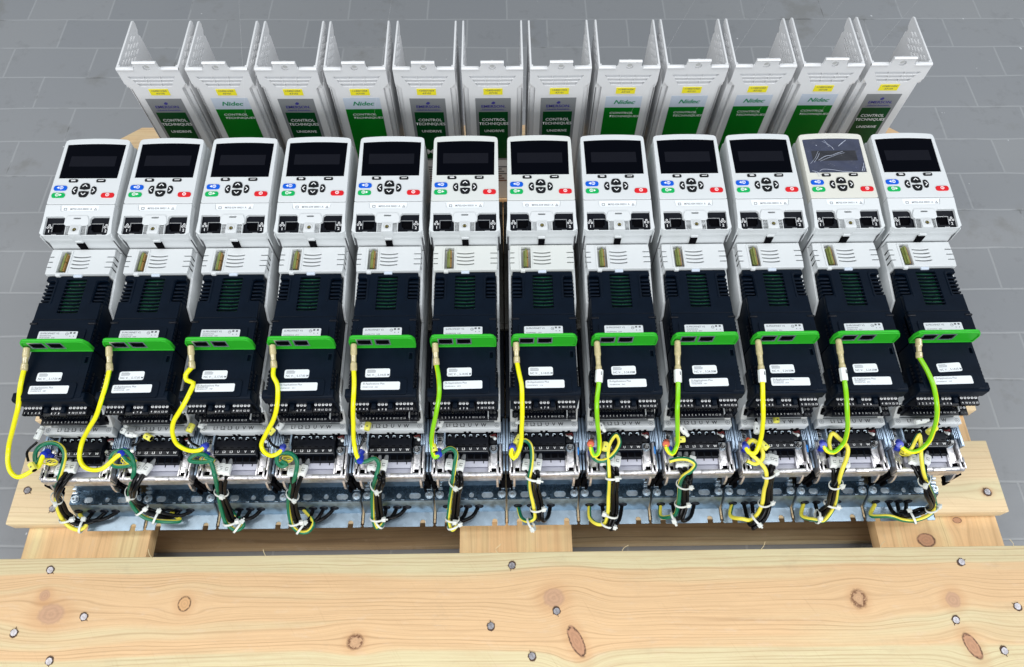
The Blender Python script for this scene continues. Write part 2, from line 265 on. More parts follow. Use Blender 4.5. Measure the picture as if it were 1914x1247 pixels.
# ------------------------------------------------------------------ mesh helpers
def rrect(x0, y0, x1, y1, r=0.0, n=4):
    if r <= 0: return [(x0, y0), (x1, y0), (x1, y1), (x0, y1)]
    pts = []
    for cx, cy, a0 in ((x1-r, y0+r, -90), (x1-r, y1-r, 0), (x0+r, y1-r, 90), (x0+r, y0+r, 180)):
        for k in range(n+1):
            a = R(a0+90*k/n); pts.append((cx+r*math.cos(a), cy+r*math.sin(a)))
    return pts
def circ(cx, cy, r, n=14, sy=1.0): return [(cx+r*math.cos(2*math.pi*k/n), cy+r*sy*math.sin(2*math.pi*k/n)) for k in range(n)]
_txt = {}
class MB:
    def __init__(s): s.bm = bmesh.new(); s.mats = []
    def mi(s, m):
        if m not in s.mats: s.mats.append(m)
        return s.mats.index(m)
    def mesh(s, me, m, xf=None):
        n0 = len(s.bm.faces); v0 = len(s.bm.verts)
        s.bm.from_mesh(me); s.bm.verts.ensure_lookup_table(); s.bm.faces.ensure_lookup_table()
        if xf:
            for v in s.bm.verts[v0:]: v.co = Vector(xf(v.co))
        k = s.mi(m)
        for f in s.bm.faces[n0:]: f.material_index = k
    def curve(s, loops, z0, z1, m, bevel=0.0, xf=None):
        cu = bpy.data.curves.new('c', 'CURVE'); cu.dimensions = '2D'; cu.fill_mode = 'BOTH'
        for lp in loops:
            sp = cu.splines.new('POLY'); sp.points.add(len(lp)-1); sp.use_cyclic_u = True
            for p, q in zip(sp.points, lp): p.co = (q[0], q[1], 0, 1)
        h = (z1-z0)/2; bevel = min(bevel, h*0.9)
        cu.extrude = h-bevel; cu.bevel_depth = bevel; cu.bevel_resolution = 1
        if bevel: cu.offset = -bevel
        o = bpy.data.objects.new('c', cu); col.objects.link(o)
        dg = bpy.context.evaluated_depsgraph_get(); dg.update()
        me = bpy.data.meshes.new_from_object(o.evaluated_get(dg))
        zc = (z0+z1)/2
        g = (lambda c: xf((c[0], c[1], c[2]+zc))) if xf else (lambda c: (c[0], c[1], c[2]+zc))
        s.mesh(me, m, g)
        bpy.data.objects.remove(o); bpy.data.curves.remove(cu); bpy.data.meshes.remove(me)
    def box(s, x0, y0, z0, x1, y1, z1, m, bevel=0.0, xf=None):
        t = bmesh.new(); bmesh.ops.create_cube(t, size=1)
        for v in t.verts: v.co = Vector(((x0+x1)/2+v.co.x*(x1-x0), (y0+y1)/2+v.co.y*(y1-y0), (z0+z1)/2+v.co.z*(z1-z0)))
        if bevel: bmesh.ops.bevel(t, geom=t.edges[:], offset=bevel, segments=2, profile=0.5, affect='EDGES')
        me = bpy.data.meshes.new('t'); t.to_mesh(me); t.free(); s.mesh(me, m, xf); bpy.data.meshes.remove(me)
    def prism(s, pts, a0, a1, m, axis='x', bevel=0.0, xf=None):
        """closed outline; axis x: pts are (y,z); axis y: pts are (x,z); axis z: (x,y)"""
        t = bmesh.new()
        mk = {'x': lambda p, a: (a, p[0], p[1]), 'y': lambda p, a: (p[0], a, p[1]), 'z': lambda p, a: (p[0], p[1], a)}[axis]
        A = [t.verts.new(mk(p, a0)) for p in pts]; B = [t.verts.new(mk(p, a1)) for p in pts]
        t.faces.new(A); t.faces.new(B[::-1])
        for i in range(len(pts)): j = (i+1) % len(pts); t.faces.new((A[i], B[i], B[j], A[j]))
        bmesh.ops.recalc_face_normals(t, faces=t.faces[:])
        if bevel: bmesh.ops.bevel(t, geom=t.edges[:], offset=bevel, segments=2, profile=0.5, affect='EDGES', clamp_overlap=True)
        me = bpy.data.meshes.new('t'); t.to_mesh(me); t.free(); s.mesh(me, m, xf); bpy.data.meshes.remove(me)
    def cyl(s, c, d, r, h, m, n=14, r2=None, bevel=0.0):
        t = bmesh.new(); bmesh.ops.create_cone(t, cap_ends=True, segments=n, radius1=r, radius2=r if r2 is None else r2, depth=h)
        if bevel: bmesh.ops.bevel(t, geom=[e for e in t.edges if len(e.link_faces) == 2 and any(len(f.verts) > 4 for f in e.link_faces)], offset=bevel, segments=2, affect='EDGES')
        q = Vector((0, 0, 1)).rotation_difference(Vector(d).normalized()); c = Vector(c)
        for v in t.verts: v.co = q @ v.co + c
        me = bpy.data.meshes.new('t'); t.to_mesh(me); t.free(); s.mesh(me, m); bpy.data.meshes.remove(me)
    def ring(s, c, d, r, rr, m, n=20, k=6, e=1.0):
        t = bmesh.new(); V = []
        q = Vector((0, 0, 1)).rotation_difference(Vector(d).normalized()); c = Vector(c)
        for i in range(n):
            a = 2*math.pi*i/n; row = []
            for j in range(k):
                b_ = 2*math.pi*j/k; rad = r+rr*math.cos(b_)
                row.append(t.verts.new(q @ Vector((rad*math.cos(a), rad*e*math.sin(a), rr*math.sin(b_)))+c))
            V.append(row)
        for i in range(n):
            for j in range(k): t.faces.new((V[i][j], V[(i+1) % n][j], V[(i+1) % n][(j+1) % k], V[i][(j+1) % k]))
        me = bpy.data.meshes.new('t'); t.to_mesh(me); t.free(); s.mesh(me, m); bpy.data.meshes.remove(me)
    def text(s, body, x, y, z, size, m, align='CENTER', sx=1.0, shear=0.0, xf=None, thick=0.0):
        key = (body, align, shear)
        if key not in _txt:
            cu = bpy.data.curves.new('t', 'FONT'); cu.body = body; cu.align_x = align; cu.align_y = 'CENTER'; cu.size = 1; cu.shear = shear
            cu.resolution_u = 2; cu.offset = 0.012
            o = bpy.data.objects.new('t', cu); col.objects.link(o)
            dg = bpy.context.evaluated_depsgraph_get(); dg.update()
            _txt[key] = bpy.data.meshes.new_from_object(o.evaluated_get(dg)); bpy.data.objects.remove(o); bpy.data.curves.remove(cu)
        f = xf or (lambda c: c)
        s.mesh(_txt[key], m, lambda c: f((c[0]*size*sx+x, c[1]*size+y, z)))
    def tube(s, pts, r, mats, segs=12, twist=0.0, split=None, phase=0.0, step=3.0, caps=True):
        P = spline(pts, step); n = len(P)
        T = [(P[min(i+1, n-1)]-P[max(i-1, 0)]).normalized() for i in range(n)]
        u = T[0].orthogonal().normalized(); V = []
        if abs(T[0].z) < 0.9: u = (Vector((0, 0, 1))-T[0]*T[0].z).normalized()
        ln = 0.0
        for i in range(n):
            u = (u-T[i]*u.dot(T[i])).normalized(); w = T[i].cross(u)
            if i: ln += (P[i]-P[i-1]).length
            a0 = phase+twist*ln
            V.append([s.bm.verts.new(P[i]+(u*math.cos(a0+2*math.pi*k/segs)+w*math.sin(a0+2*math.pi*k/segs))*r) for k in range(segs)])
        ids = [s.mi(m) for m in mats]
        for i in range(n-1):
            for k in range(segs):
                f = s.bm.faces.new((V[i][k], V[i][(k+1) % segs], V[i+1][(k+1) % segs], V[i+1][k]))
                f.material_index = ids[0] if split is None or k < split else ids[1]
        if caps:
            for a in (V[0][::-1], V[-1]): s.bm.faces.new(a).material_index = ids[0]
    def build(s, name, parent=None, smooth=35):
        for v in s.bm.verts: v.co *= S
        bmesh.ops.recalc_face_normals(s.bm, faces=s.bm.faces[:])
        me = bpy.data.meshes.new(name); s.bm.to_mesh(me); s.bm.free()
        for m in s.mats: me.materials.append(m)
        if smooth:
            me.polygons.foreach_set('use_smooth', [True]*len(me.polygons)); me.set_sharp_from_angle(angle=R(smooth))
        o = bpy.data.objects.new(name, me); col.objects.link(o)
        if parent: o.parent = parent
        return o
def spline(pts, step=3.0):
    P = [Vector(p) for p in pts]
    if len(P) < 3:
        out = []
        n = max(2, int((P[-1]-P[0]).length/step)); return [P[0].lerp(P[-1], i/n) for i in range(n+1)]
    Q = [P[0]*2-P[1]]+P+[P[-1]*2-P[-2]]; out = []
    for i in range(1, len(Q)-2):
        p0, p1, p2, p3 = Q[i-1:i+3]; n = max(2, int((p2-p1).length/step))
        t0 = 0; t1 = t0+max((p1-p0).length, .01)**.5; t2 = t1+max((p2-p1).length, .01)**.5; t3 = t2+max((p3-p2).length, .01)**.5
        for k in range(n):
            t = t1+(t2-t1)*k/n
            A1 = p0*((t1-t)/(t1-t0))+p1*((t-t0)/(t1-t0)); A2 = p1*((t2-t)/(t2-t1))+p2*((t-t1)/(t2-t1)); A3 = p2*((t3-t)/(t3-t2))+p3*((t-t2)/(t3-t2))
            B1 = A1*((t2-t)/(t2-t0))+A2*((t-t0)/(t2-t0)); B2 = A2*((t3-t)/(t3-t1))+A3*((t-t1)/(t3-t1))
            out.append(B1*((t2-t)/(t2-t1))+B2*((t-t1)/(t2-t1)))
    out.append(P[-1]); return out
def empty(name, loc=(0, 0, 0), rz=0.0):
    o = bpy.data.objects.new(name, None); o.location = loc; o.rotation_euler = (0, 0, rz); o.empty_display_size = 0.05; col.objects.link(o); return o
def tag(o, label=None, cat=None, group=None, kind=None):
    if label: o['label'] = label
    if cat: o['category'] = cat
    if group: o['group'] = group
    if kind: o['kind'] = kind
def copy_tree(o, parent=None):
    c = o.copy(); col.objects.link(c); c.parent = parent
    for ch in list(o.children): copy_tree(ch, c)
    return c

# ------------------------------------------------------------------ floor
b = MB(); b.prism([(-6000, -5000), (6000, -5000), (6000, 7000), (-6000, 7000)], -160, -144, floor_mat(), axis='z')
floor = b.build('floor', smooth=0); tag(floor, kind='structure')
# ------------------------------------------------------------------ pallet
rnd = random.Random(4)
pallet = empty('wooden_pallet', (0, 0, -0.144))
tag(pallet, 'pale pine pallet of nailed boards and blocks carrying both rows of white units', 'pallet')
def board(name, x0, y0, z0, x1, y1, z1, m, bev=1.6, chamfer=None):
    b = MB()
    if chamfer:                # cut corners of the outermost boards
        pts = [(x0+chamfer, y1), (x1-chamfer, y1), (x1, y1-chamfer*0.8), (x1, y0), (x0, y0), (x0, y1-chamfer*0.8)]
        b.prism(pts, z0, z1, m, axis='z', bevel=bev)
    else: b.box(x0, y0, z0, x1, y1, z1, m, bevel=bev)
    for v in b.bm.verts: v.co.z += 144
    # a little unevenness along the sawn edges
    o = b.build(name, pallet, smooth=30)
    # the wood pattern is laid out in scene millimetres
    return o
board('deck_board', -672, 40, -22, 678, 201, 0, m_wood1)
board('deck_board', -657, 245, -22, 670, 345, 0, m_wood2)
board('deck_board', -660, 390, -22, 671, 550, 0, m_wood2)
board('deck_board', -661, 596, -22, 676, 700, 0, m_wood3)
board('deck_board', -663, 772, -22, 700, 936, 0, m_wood3, chamfer=34)
for x0, x1 in ((-638, -474), (-62, 88), (497, 664)):
    board('cross_board', x0, 42, -44.3, x1, 934, -22.3, m_woody1)
    for y0, y1 in ((44, 190), (420, 560), (790, 932)):
        board('block', x0+3, y0, -122, x1-3, y1, -44.6, m_woodlow)
for y0, y1 in ((44, 150), (236, 330), (420, 560), (790, 932)):
    board('bottom_board', -655, y0, -143.6, 668, y1, -122.3, m_woodlow)
nb = MB(); nb.cyl((0, 0, 0), (0, 0, 1), 4.4, 1.6, m_nail, n=12, r2=4.0)
nb.curve([[(5.4*(1+0.16*math.sin(k*2.7))*math.cos(k*math.pi/8)+0.6, 5.0*(1+0.14*math.sin(k*4.1))*math.sin(k*math.pi/8)) for k in range(16)]], -0.6, -0.05, m_crush)
for a_, l_ in ((0.3, 7.5), (3.6, 8.5)): nb.box(-l_*0.5+3*math.cos(a_), -0.25, -0.6, l_*0.5+3*math.cos(a_), 0.25, -0.02, m_crush)
nail0 = nb.build('nail', pallet)
first = True
for x, y in [(-581,186),(-524,129),(-605,112),(-553,79),(7,184),(-20,112),(62,128),(30,77),(586,181),(558,111),(640,126),(607,75),
             (648,272),(-640,290),(-600,265),(30,290),(560,310),(-600,450),(30,520),(640,470),(-610,850),(640,860)]:
    o = nail0 if first else nail0.copy()
    if not first: col.objects.link(o); o.parent = pallet
    first = False
    o.location = (x*S, y*S, 0.1446); o.rotation_euler = (R(rnd.uniform(-1, 1)), R(rnd.uniform(-1, 1)), rnd.uniform(0, 6))

for k, (x, y, z) in enumerate([(-455, 200.5, 0), (-310, 201, -1), (-10, 200.8, 0), (150, 201, -1), (330, 201, 0), (486, 200.5, -1), (660, 200, 0), (120, 345, -1)]):
    b = MB(); b.tube([(x, y-1, z+144), (x+rnd.uniform(-4, 4), y+3, z+146), (x+rnd.uniform(-9, 9), y+6+rnd.uniform(0, 4), z+148+rnd.uniform(0, 3))], 0.35, [m_wood1], segs=4, step=2)
    b.build('splinter', pallet)

# wire routes in millimetres, in each drive's own frame
CABLES = {
 0: dict(w=[[-32.9,138.6,205.2],[-32.5,118.2,202.7],[-34.9,97.7,192.0],[-42.6,91.5,179.7],[-59.1,82.3,154.2],[-77.1,72.0,125.6],[-75.6,55.0,120.5],[-69.6,43.7,118.7],[-60.5,38.0,117.8],[-52.8,40.4,118.2],[-46.1,44.8,118.9],[-38.3,50.4,119.8],[-36.1,59.1,121.4],[-34.1,63.9,123.0]],
  h=[[-38.0,63.5,120.3],[-43.5,55.1,117.5],[-46.1,64.8,120.7],[-43.1,72.8,122.8],[-34.1,77.7,124.1],[-22.6,77.6,124.1],[-13.3,71.0,122.4],[-10.5,63.1,120.3],[-11.4,53.2,116.8],[-20.5,40.4,102.7],[-37.7,34.7,73.5],[-44.6,30.5,58.8],[-49.2,18.3,38.4],[-47.1,9.0,25.1],[-38.8,1.6,15.7],[-28.3,0.2,14.0],[-22.9,5.4,14],[-37.7,20.9,9.0]],
  b=[[[-21.2,66.1,100.0],[-19.0,46.0,106.0],[-16.9,35.3,99.2],[-35.3,29.0,70.0],[-39.5,26.9,55.3],[-43.0,17.6,34.9],[-41.8,12.3,21.6],[-36.2,7.2,12.2],[-26.0,11.4,13.0],[-20.9,23.6,9.0]],[[-13.5,66.8,100.0],[-10.8,49.3,106.0],[-17.0,35.5,104.9],[-35.4,29.2,75.7],[-39.7,27.1,61.0],[-43.2,17.6,40.6],[-42.0,12.2,27.3],[-36.3,7.0,17.9],[-14.9,11.2,13.0],[-4.2,23.5,9.0]],[[-4.7,68.1,100.0],[-4.0,47.9,106.0],[-14.2,31.4,101.7],[-33.5,24.5,72.5],[-35.6,24.2,57.8],[-38.3,17.0,37.4],[-37.8,14.8,24.1],[-34.1,11.6,14.7],[-4.4,13.5,13.0],[10.5,23.4,9.0]]],
  t=[[[-40.2,27.9,63.2],[-0.41,-0.25,-0.88]],[[-42.9,10.9,26.4],[0.13,-0.57,-0.81]],[[-27.7,4.7,14.0],[0.98,-0.13,-0.16]]],
  g=[[-37.7,20.9,9.0],[-20.9,23.6,9.0],[-4.2,23.5,9.0],[10.5,23.4,9.0]],
  m=[('w',[-41.9,86.4,132.0],80,20,[[-41.8,77.6,130.0],[-50.2,65.0,130.0],[-45.6,53.7,130.0]]),('y',[-41.0,47.7,126.0],-50,17,[])]),
 1: dict(w=[[-29.3,137.3,205.2],[-29.9,118.1,202.9],[-34.5,101.3,196.1],[-45.1,90.3,179.7],[-62.6,82.3,158.1],[-84.1,72.7,127.9],[-85.2,58.4,121.5],[-77.9,48.7,119.7],[-65.1,44.9,119.1],[-55.6,47.0,119.5],[-49.3,52.6,120.4],[-44.3,57.9,121.4],[-36.5,63.8,123.4]],
  h=[[-37.8,64.6,121.0],[-29.2,56.0,118.5],[-23.9,52.5,117.0],[-35.4,50.2,116.0],[-45.7,51.5,116.5],[-49.3,58.6,119.3],[-45.6,65.9,121.3],[-34.3,68.3,122.0],[-25.3,62.1,120.3],[-20.6,49.0,115.5],[-29.9,37.8,96.0],[-46.2,31.0,62.0],[-46.4,19.4,42.0],[-38.0,11.3,30.5],[-25.1,7.7,25.4],[-11.8,6.6,24.0],[2.5,10.0,14],[-13.4,22.1,9.0]],
  b=[[[-26.1,60.1,100.0],[-25.2,48.0,106.0],[-26.3,32.7,92.5],[-41.6,26.9,58.5],[-40.7,21.8,38.5],[-35.0,16.7,27.0],[-24.0,13.8,21.9],[-24.1,14.7,13.0],[-24.2,23.6,9.0]],[[-16.1,62.0,100.0],[-19.1,46.6,106.0],[-26.4,32.9,98.2],[-41.7,27.0,64.2],[-40.9,21.7,44.2],[-35.1,16.6,32.7],[-24.0,13.6,27.6],[-10.1,14.6,13.0],[-3.2,23.5,9.0]],[[-4.9,61.9,100.0],[-11.1,45.2,106.0],[-23.6,28.8,95.0],[-38.0,23.7,61.0],[-36.2,23.6,41.0],[-32.7,20.9,29.5],[-23.2,18.5,24.4],[0.9,16.9,13.0],[12.9,23.3,9.0]]],
  t=[[[-37.9,29.6,75.6],[-0.43,-0.18,-0.89]],[[-39.1,18.6,36.2],[0.51,-0.49,-0.7]],[[-23.9,12.0,25.4],[0.9,-0.25,-0.36]]],
  g=[[-13.4,22.1,9.0],[-24.2,23.6,9.0],[-3.2,23.5,9.0],[12.9,23.3,9.0]],
  m=[('w',[-35.3,89.1,132.0],75,10,[]),('w',[-26.6,85.0,132.0],-12,15,[]),('y',[-7.1,83.6,126.0],-25,15,[[-15.8,87.2,124.0],[-18.7,76.9,124.0],[-25.5,72.9,124.0]])]),
 2: dict(w=[[-29.7,138.7,205.2],[-35.2,128.8,204.9],[-33.2,122.5,203.8],[-25.1,119.3,203.3],[-26.9,111.3,201.9],[-35.4,97.1,193.7],[-42.5,91.2,185.7],[-54.8,84.9,168.6],[-62.3,77.7,147.4],[-62.2,71.7,129.3],[-49.5,66.2,124.6],[-36.2,66.7,124.8],[-32.1,69.7,125.8]],
  h=[[-30.3,58.4,119.7],[-21.1,55.8,119.0],[-33.9,53.6,118.0],[-49.4,56.1,119.0],[-42.8,62.2,120.7],[-30.8,61.4,120.5],[-22.9,52.3,117.5],[-18.7,39.5,112.0],[-26.2,32.4,75.6],[-30.9,17.4,41.3],[-27.7,2.7,20.7],[-16.6,-3.3,14.0],[-9.0,2.6,14],[-32.3,24.5,9.0]],
  b=[[[-24.1,60.8,100.0],[-17.6,46.6,106.0],[-20.8,29.4,72.1],[-24.7,17.1,37.8],[-22.6,6.2,17.2],[-19.4,12.0,13.0],[-17.8,25.8,9.0]],[[-14.2,60.7,100.0],[-13.2,43.9,106.0],[-20.9,29.5,77.8],[-24.9,17.1,43.5],[-22.8,6.1,22.9],[-10.1,11.9,13.0],[-3.7,25.6,9.0]],[[-5.7,60.6,100.0],[-6.5,42.5,106.0],[-16.6,27.1,74.6],[-19.9,16.8,40.3],[-18.6,9.0,19.7],[0.7,13.2,13.0],[10.3,25.5,9.0]]],
  t=[[[-22.4,29.6,72.2],[-0.12,-0.4,-0.91]],[[-23.6,5.1,22.8],[0.13,-0.58,-0.81]],[[-15.6,1.3,14.7],[0.78,-0.42,-0.47]]],
  g=[[-32.3,24.5,9.0],[-17.8,25.8,9.0],[-3.7,25.6,9.0],[10.3,25.5,9.0]],
  m=[('w',[-37.4,96.8,132.0],80,15,[]),('y',[-50.1,92.1,132.0],75,17,[[-52.0,84.7,130.0],[-47.6,75.1,130.0],[-36.2,69.0,130.0]])]),
 3: dict(w=[[-30.1,138.2,205.2],[-29.2,126.3,204.7],[-24.0,116.9,203.1],[-22.6,101.1,198.1],[-25.9,90.5,187.4],[-33.3,84.5,171.1],[-46.9,76.7,148.6],[-57.2,69.7,127.0],[-53.7,63.1,123.9],[-44.7,59.0,122.6],[-36.4,62.2,123.7],[-33.3,66.1,125.0]],
  h=[[-33.4,53.5,118.5],[-26.9,49.9,117.0],[-32.7,47.7,116.0],[-38.5,52.4,118.0],[-37.7,60.9,120.7],[-30.1,63.3,121.3],[-21.0,61.3,120.8],[-14.8,52.8,118.2],[-16.0,39.3,112.5],[-29.5,31.8,78.8],[-38.7,21.6,50.2],[-40.5,8.4,30.0],[-38.1,-1.1,17.3],[-28.8,-7.2,14.0],[-18.4,-6.0,14.0],[-13.7,4.4,14],[-31.0,25.3,9.0]],
  b=[[[-24.1,59.5,100.0],[-22.7,40.1,106.0],[-25.7,26.9,75.3],[-33.1,19.0,46.7],[-34.3,8.6,26.5],[-33.1,2.6,13.8],[-27.3,-1.2,10.5],[-20.0,8.7,13.0],[-16.4,26.6,9.0]],[[-15.6,59.4,100.0],[-17.5,40.0,106.0],[-25.8,27.1,81.0],[-33.3,19.0,52.4],[-34.5,8.6,32.2],[-33.3,2.5,19.5],[-27.4,-1.4,16.2],[-10.7,8.5,13.0],[-2.3,26.4,9.0]],[[-5.7,59.3,100.0],[-9.9,40.6,106.0],[-22.7,23.1,77.8],[-28.7,16.9,49.2],[-29.5,8.7,29.0],[-29.3,5.5,16.3],[-26.1,3.5,13.0],[-0.9,10.9,13.0],[11.7,26.3,9.0]]],
  t=[[[-28.9,25.7,70.2],[-0.29,-0.32,-0.9]],[[-34.7,3.8,22.4],[0.15,-0.59,-0.79]],[[-28.2,-2.2,14.7],[0.8,-0.53,-0.28]]],
  g=[[-31.0,25.3,9.0],[-16.4,26.6,9.0],[-2.3,26.4,9.0],[11.7,26.3,9.0]],
  m=[('w',[-37.0,92.8,132.0],60,15,[[-35.4,101.2,130.0],[-41.9,91.6,130.0]]),('y',[-46.5,86.7,132.0],55,14,[[-50.5,79.3,130.0],[-42.7,69.8,130.0],[-34.5,65.7,130.0]])]),
 4: dict(w=[[-32.4,133.7,205.2],[-30.8,119.5,203.7],[-30.6,102.4,200.2],[-31.9,91.7,191.2],[-35.4,81.1,165.4],[-39.5,70.6,133.8],[-37.0,57.7,122.6],[-33.0,51.5,120.8]],
  h=[[-34.3,59.6,120.7],[-37.3,52.4,118.5],[-27.0,51.7,118.2],[-15.5,55.1,119.5],[-10.9,49.7,117.5],[-14.4,36.4,109.3],[-23.9,29.3,72.9],[-27.9,14.9,41.3],[-28.3,2.5,23.6],[-24.7,-3.5,16.0],[-18.1,0.1,20.7],[-18.0,10.3,14],[-27.9,25.5,9.0]],
  b=[[[-21.8,63.1,100.0],[-21.5,45.5,106.0],[-9.2,33.1,105.8],[-18.6,26.0,69.4],[-21.8,13.9,37.8],[-22.2,3.6,20.1],[-23.3,2.5,12.5],[-18.0,10.6,13.0],[-15.4,26.7,9.0]],[[-12.6,63.0,100.0],[-15.5,44.1,106.0],[-9.3,33.2,111.5],[-18.8,26.1,75.1],[-22.0,13.9,43.5],[-22.4,3.5,25.8],[-23.3,2.3,18.2],[-8.2,10.5,13.0],[-0.6,26.6,9.0]],[[-4.1,64.2,100.0],[-7.2,45.4,106.0],[-5.1,30.5,108.3],[-14.6,23.5,71.9],[-17.0,13.1,40.3],[-17.5,4.4,22.6],[-22.2,7.2,15.0],[0.7,12.8,13.0],[12.1,26.4,9.0]]],
  t=[[[-16.5,29.2,91.1],[-0.25,-0.19,-0.95]],[[-23.7,6.1,28.9],[-0.02,-0.57,-0.82]],[[-22.2,3.0,19.3],[0.74,0.41,0.53]]],
  g=[[-27.9,25.5,9.0],[-15.4,26.7,9.0],[-0.6,26.6,9.0],[12.1,26.4,9.0]],
  m=[('w',[-31.0,90.2,132.0],80,10,[]),('y',[-25.3,91.5,132.0],80,16,[[-27.0,84.7,130.0],[-30.0,73.2,130.0],[-33.2,65.8,130.0]])]),
 5: dict(w=[[-31.9,139.4,205.3],[-28.9,123.5,204.6],[-27.7,104.1,201.3],[-30.5,90.6,191.2],[-33.2,85.1,178.9],[-38.9,75.6,152.6],[-41.4,68.0,129.4],[-38.0,54.7,122.0],[-33.2,57.7,123.0]],
  h=[[-34.7,58.5,120.7],[-36.0,54.8,119.7],[-28.6,61.5,121.5],[-18.8,65.7,122.7],[-12.8,60.7,121.3],[-14.1,47.4,117.0],[-16.6,34.2,104.0],[-21.6,26.6,66.1],[-25.2,13.8,41.6],[-26.9,0.8,23.0],[-22.8,-7.1,14.0],[-17.7,-1.2,14],[-30.3,25.0,9.0]],
  b=[[[-20.8,63.9,100.0],[-22.5,45.7,106.0],[-10.8,32.1,100.5],[-15.9,24.2,62.6],[-19.1,12.6,38.1],[-20.7,1.5,19.5],[-16.8,10.2,13.0],[-14.8,26.9,9.0]],[[-11.6,63.8,100.0],[-16.0,44.3,106.0],[-11.0,32.2,106.2],[-16.1,24.3,68.3],[-19.3,12.6,43.8],[-20.9,1.5,25.2],[-8.8,10.2,13.0],[-2.8,26.8,9.0]],[[-3.7,63.7,100.0],[-8.2,44.2,106.0],[-6.3,30.5,103.0],[-11.5,22.3,65.1],[-14.4,11.6,40.6],[-16.0,2.1,22.0],[2.7,10.4,13.0],[12.0,26.6,9.0]]],
  t=[[[-13.8,30.2,96.4],[-0.13,-0.19,-0.97]],[[-21.9,4.1,28.6],[-0.07,-0.57,-0.82]],[[-20.4,-1.9,17.6],[0.32,-0.62,-0.71]]],
  g=[[-30.3,25.0,9.0],[-14.8,26.9,9.0],[-2.8,26.8,9.0],[12.0,26.6,9.0]],
  m=[('w',[-31.7,93.9,132.0],70,13,[[-33.7,89.1,130.0],[-37.4,85.1,130.0]]),('y',[-39.0,64.8,126.0],-70,16,[])]),
 6: dict(w=[[-33.2,141.0,205.4],[-31.0,127.1,205.1],[-28.2,111.9,202.8],[-27.8,95.6,196.3],[-27.7,83.9,178.9],[-28.2,75.7,157.1],[-28.6,68.8,135.7],[-32.5,58.6,123.7],[-37.7,52.4,121.6],[-40.9,57.8,123.4],[-38.9,63.9,125.4]],
  h=[[-41.5,59.9,121.3],[-37.7,52.5,119.3],[-33.7,63.5,122.3],[-25.1,74.1,125.0],[-18.0,70.1,124.1],[-15.4,59.2,121.2],[-16.6,43.6,115.9],[-19.1,33.1,104.0],[-17.1,25.9,68.8],[-13.0,15.6,46.8],[-11.1,3.7,29.0],[-17.3,0.8,24.7],[-26.9,7.0,14],[-31.8,24.6,9.0]],
  b=[[[-20.9,62.8,100.0],[-23.4,44.5,106.0],[-12.9,32.9,100.5],[-11.2,27.9,65.3],[-7.0,17.2,43.3],[-5.1,2.0,25.5],[-11.6,10.2,13.0],[-14.8,26.5,9.0]],[[-11.0,62.7,100.0],[-17.0,41.8,106.0],[-13.1,32.9,106.2],[-11.4,27.9,71.0],[-7.2,17.2,49.0],[-5.3,2.0,31.2],[-3.2,10.2,13.0],[-2.1,26.3,9.0]],[[-4.4,62.6,100.0],[-8.5,44.3,106.0],[-8.1,32.8,103.0],[-6.7,29.5,67.8],[-2.4,18.5,45.8],[-0.5,0.6,28.0],[7.4,9.4,13.0],[11.3,26.1,9.0]]],
  t=[[[-14.5,33.1,105.2],[-0.16,-0.65,-0.74]],[[-8.0,12.7,41.5],[0.09,-0.55,-0.83]],[[-15.4,-3.3,24.7],[-0.77,-0.36,-0.53]]],
  g=[[-31.8,24.6,9.0],[-14.8,26.5,9.0],[-2.1,26.3,9.0],[11.3,26.1,9.0]],
  m=[('w',[-31.3,96.2,132.0],80,12,[[-30.6,93.5,130.0],[-31.5,82.5,130.0]]),('y',[-32.2,74.4,126.0],60,20,[])]),
 7: dict(w=[[-33.2,123.8,205.0],[-34.5,111.3,202.9],[-36.8,96.8,198.1],[-36.9,87.0,190.0],[-34.0,77.7,165.4],[-29.2,67.0,133.4],[-30.4,56.6,123.4],[-35.6,54.3,122.6],[-38.6,61.6,125.0],[-39.5,66.3,130.9]],
  h=[[-37.3,55.1,120.3],[-31.7,49.5,118.8],[-21.3,49.9,119.0],[-10.0,58.4,121.3],[-3.5,70.7,124.5],[-7.0,79.2,126.3],[-14.5,71.5,124.7],[-18.4,59.1,121.5],[-18.2,45.2,117.0],[-16.7,31.7,102.9],[-13.1,21.7,59.3],[-12.2,7.8,36.5],[-15.4,-2.5,22.0],[-23.6,-3.4,20.7],[-32.5,5.9,14],[-32.3,25.6,9.0]],
  b=[[[-20.6,66.5,100.0],[-22.5,48.8,106.0],[-10.6,33.0,99.4],[-7.0,22.8,55.8],[-6.0,7.2,33.0],[-11.1,-6.9,18.5],[-13.9,5.9,13.0],[-15.3,26.8,9.0]],[[-11.3,66.4,100.0],[-14.7,48.7,106.0],[-10.8,33.0,105.1],[-7.2,22.8,61.5],[-6.2,7.2,38.7],[-11.2,-6.8,24.2],[-5.4,5.9,13.0],[-2.5,26.6,9.0]],[[-2.0,65.6,100.0],[-7.0,47.2,106.0],[-6.0,34.0,101.9],[-2.3,23.7,58.3],[-1.2,6.8,35.5],[-7.7,-10.3,21.0],[5.2,4.0,13.0],[11.6,26.4,9.0]]],
  t=[[[-12.4,33.5,104.3],[0.08,-0.69,-0.72]],[[-8.2,5.4,35.1],[-0.18,-0.57,-0.8]],[[-11.1,-3.8,22.0],[-0.18,-0.57,-0.8]]],
  g=[[-32.3,25.6,9.0],[-15.3,26.8,9.0],[-2.5,26.6,9.0],[11.6,26.4,9.0]],
  m=[('w',[-25.2,88.2,132.0],-60,13,[[-23.2,85.4,130.0],[-20.4,70.4,130.0]]),('y',[-21.7,64.4,126.0],80,17,[])]),
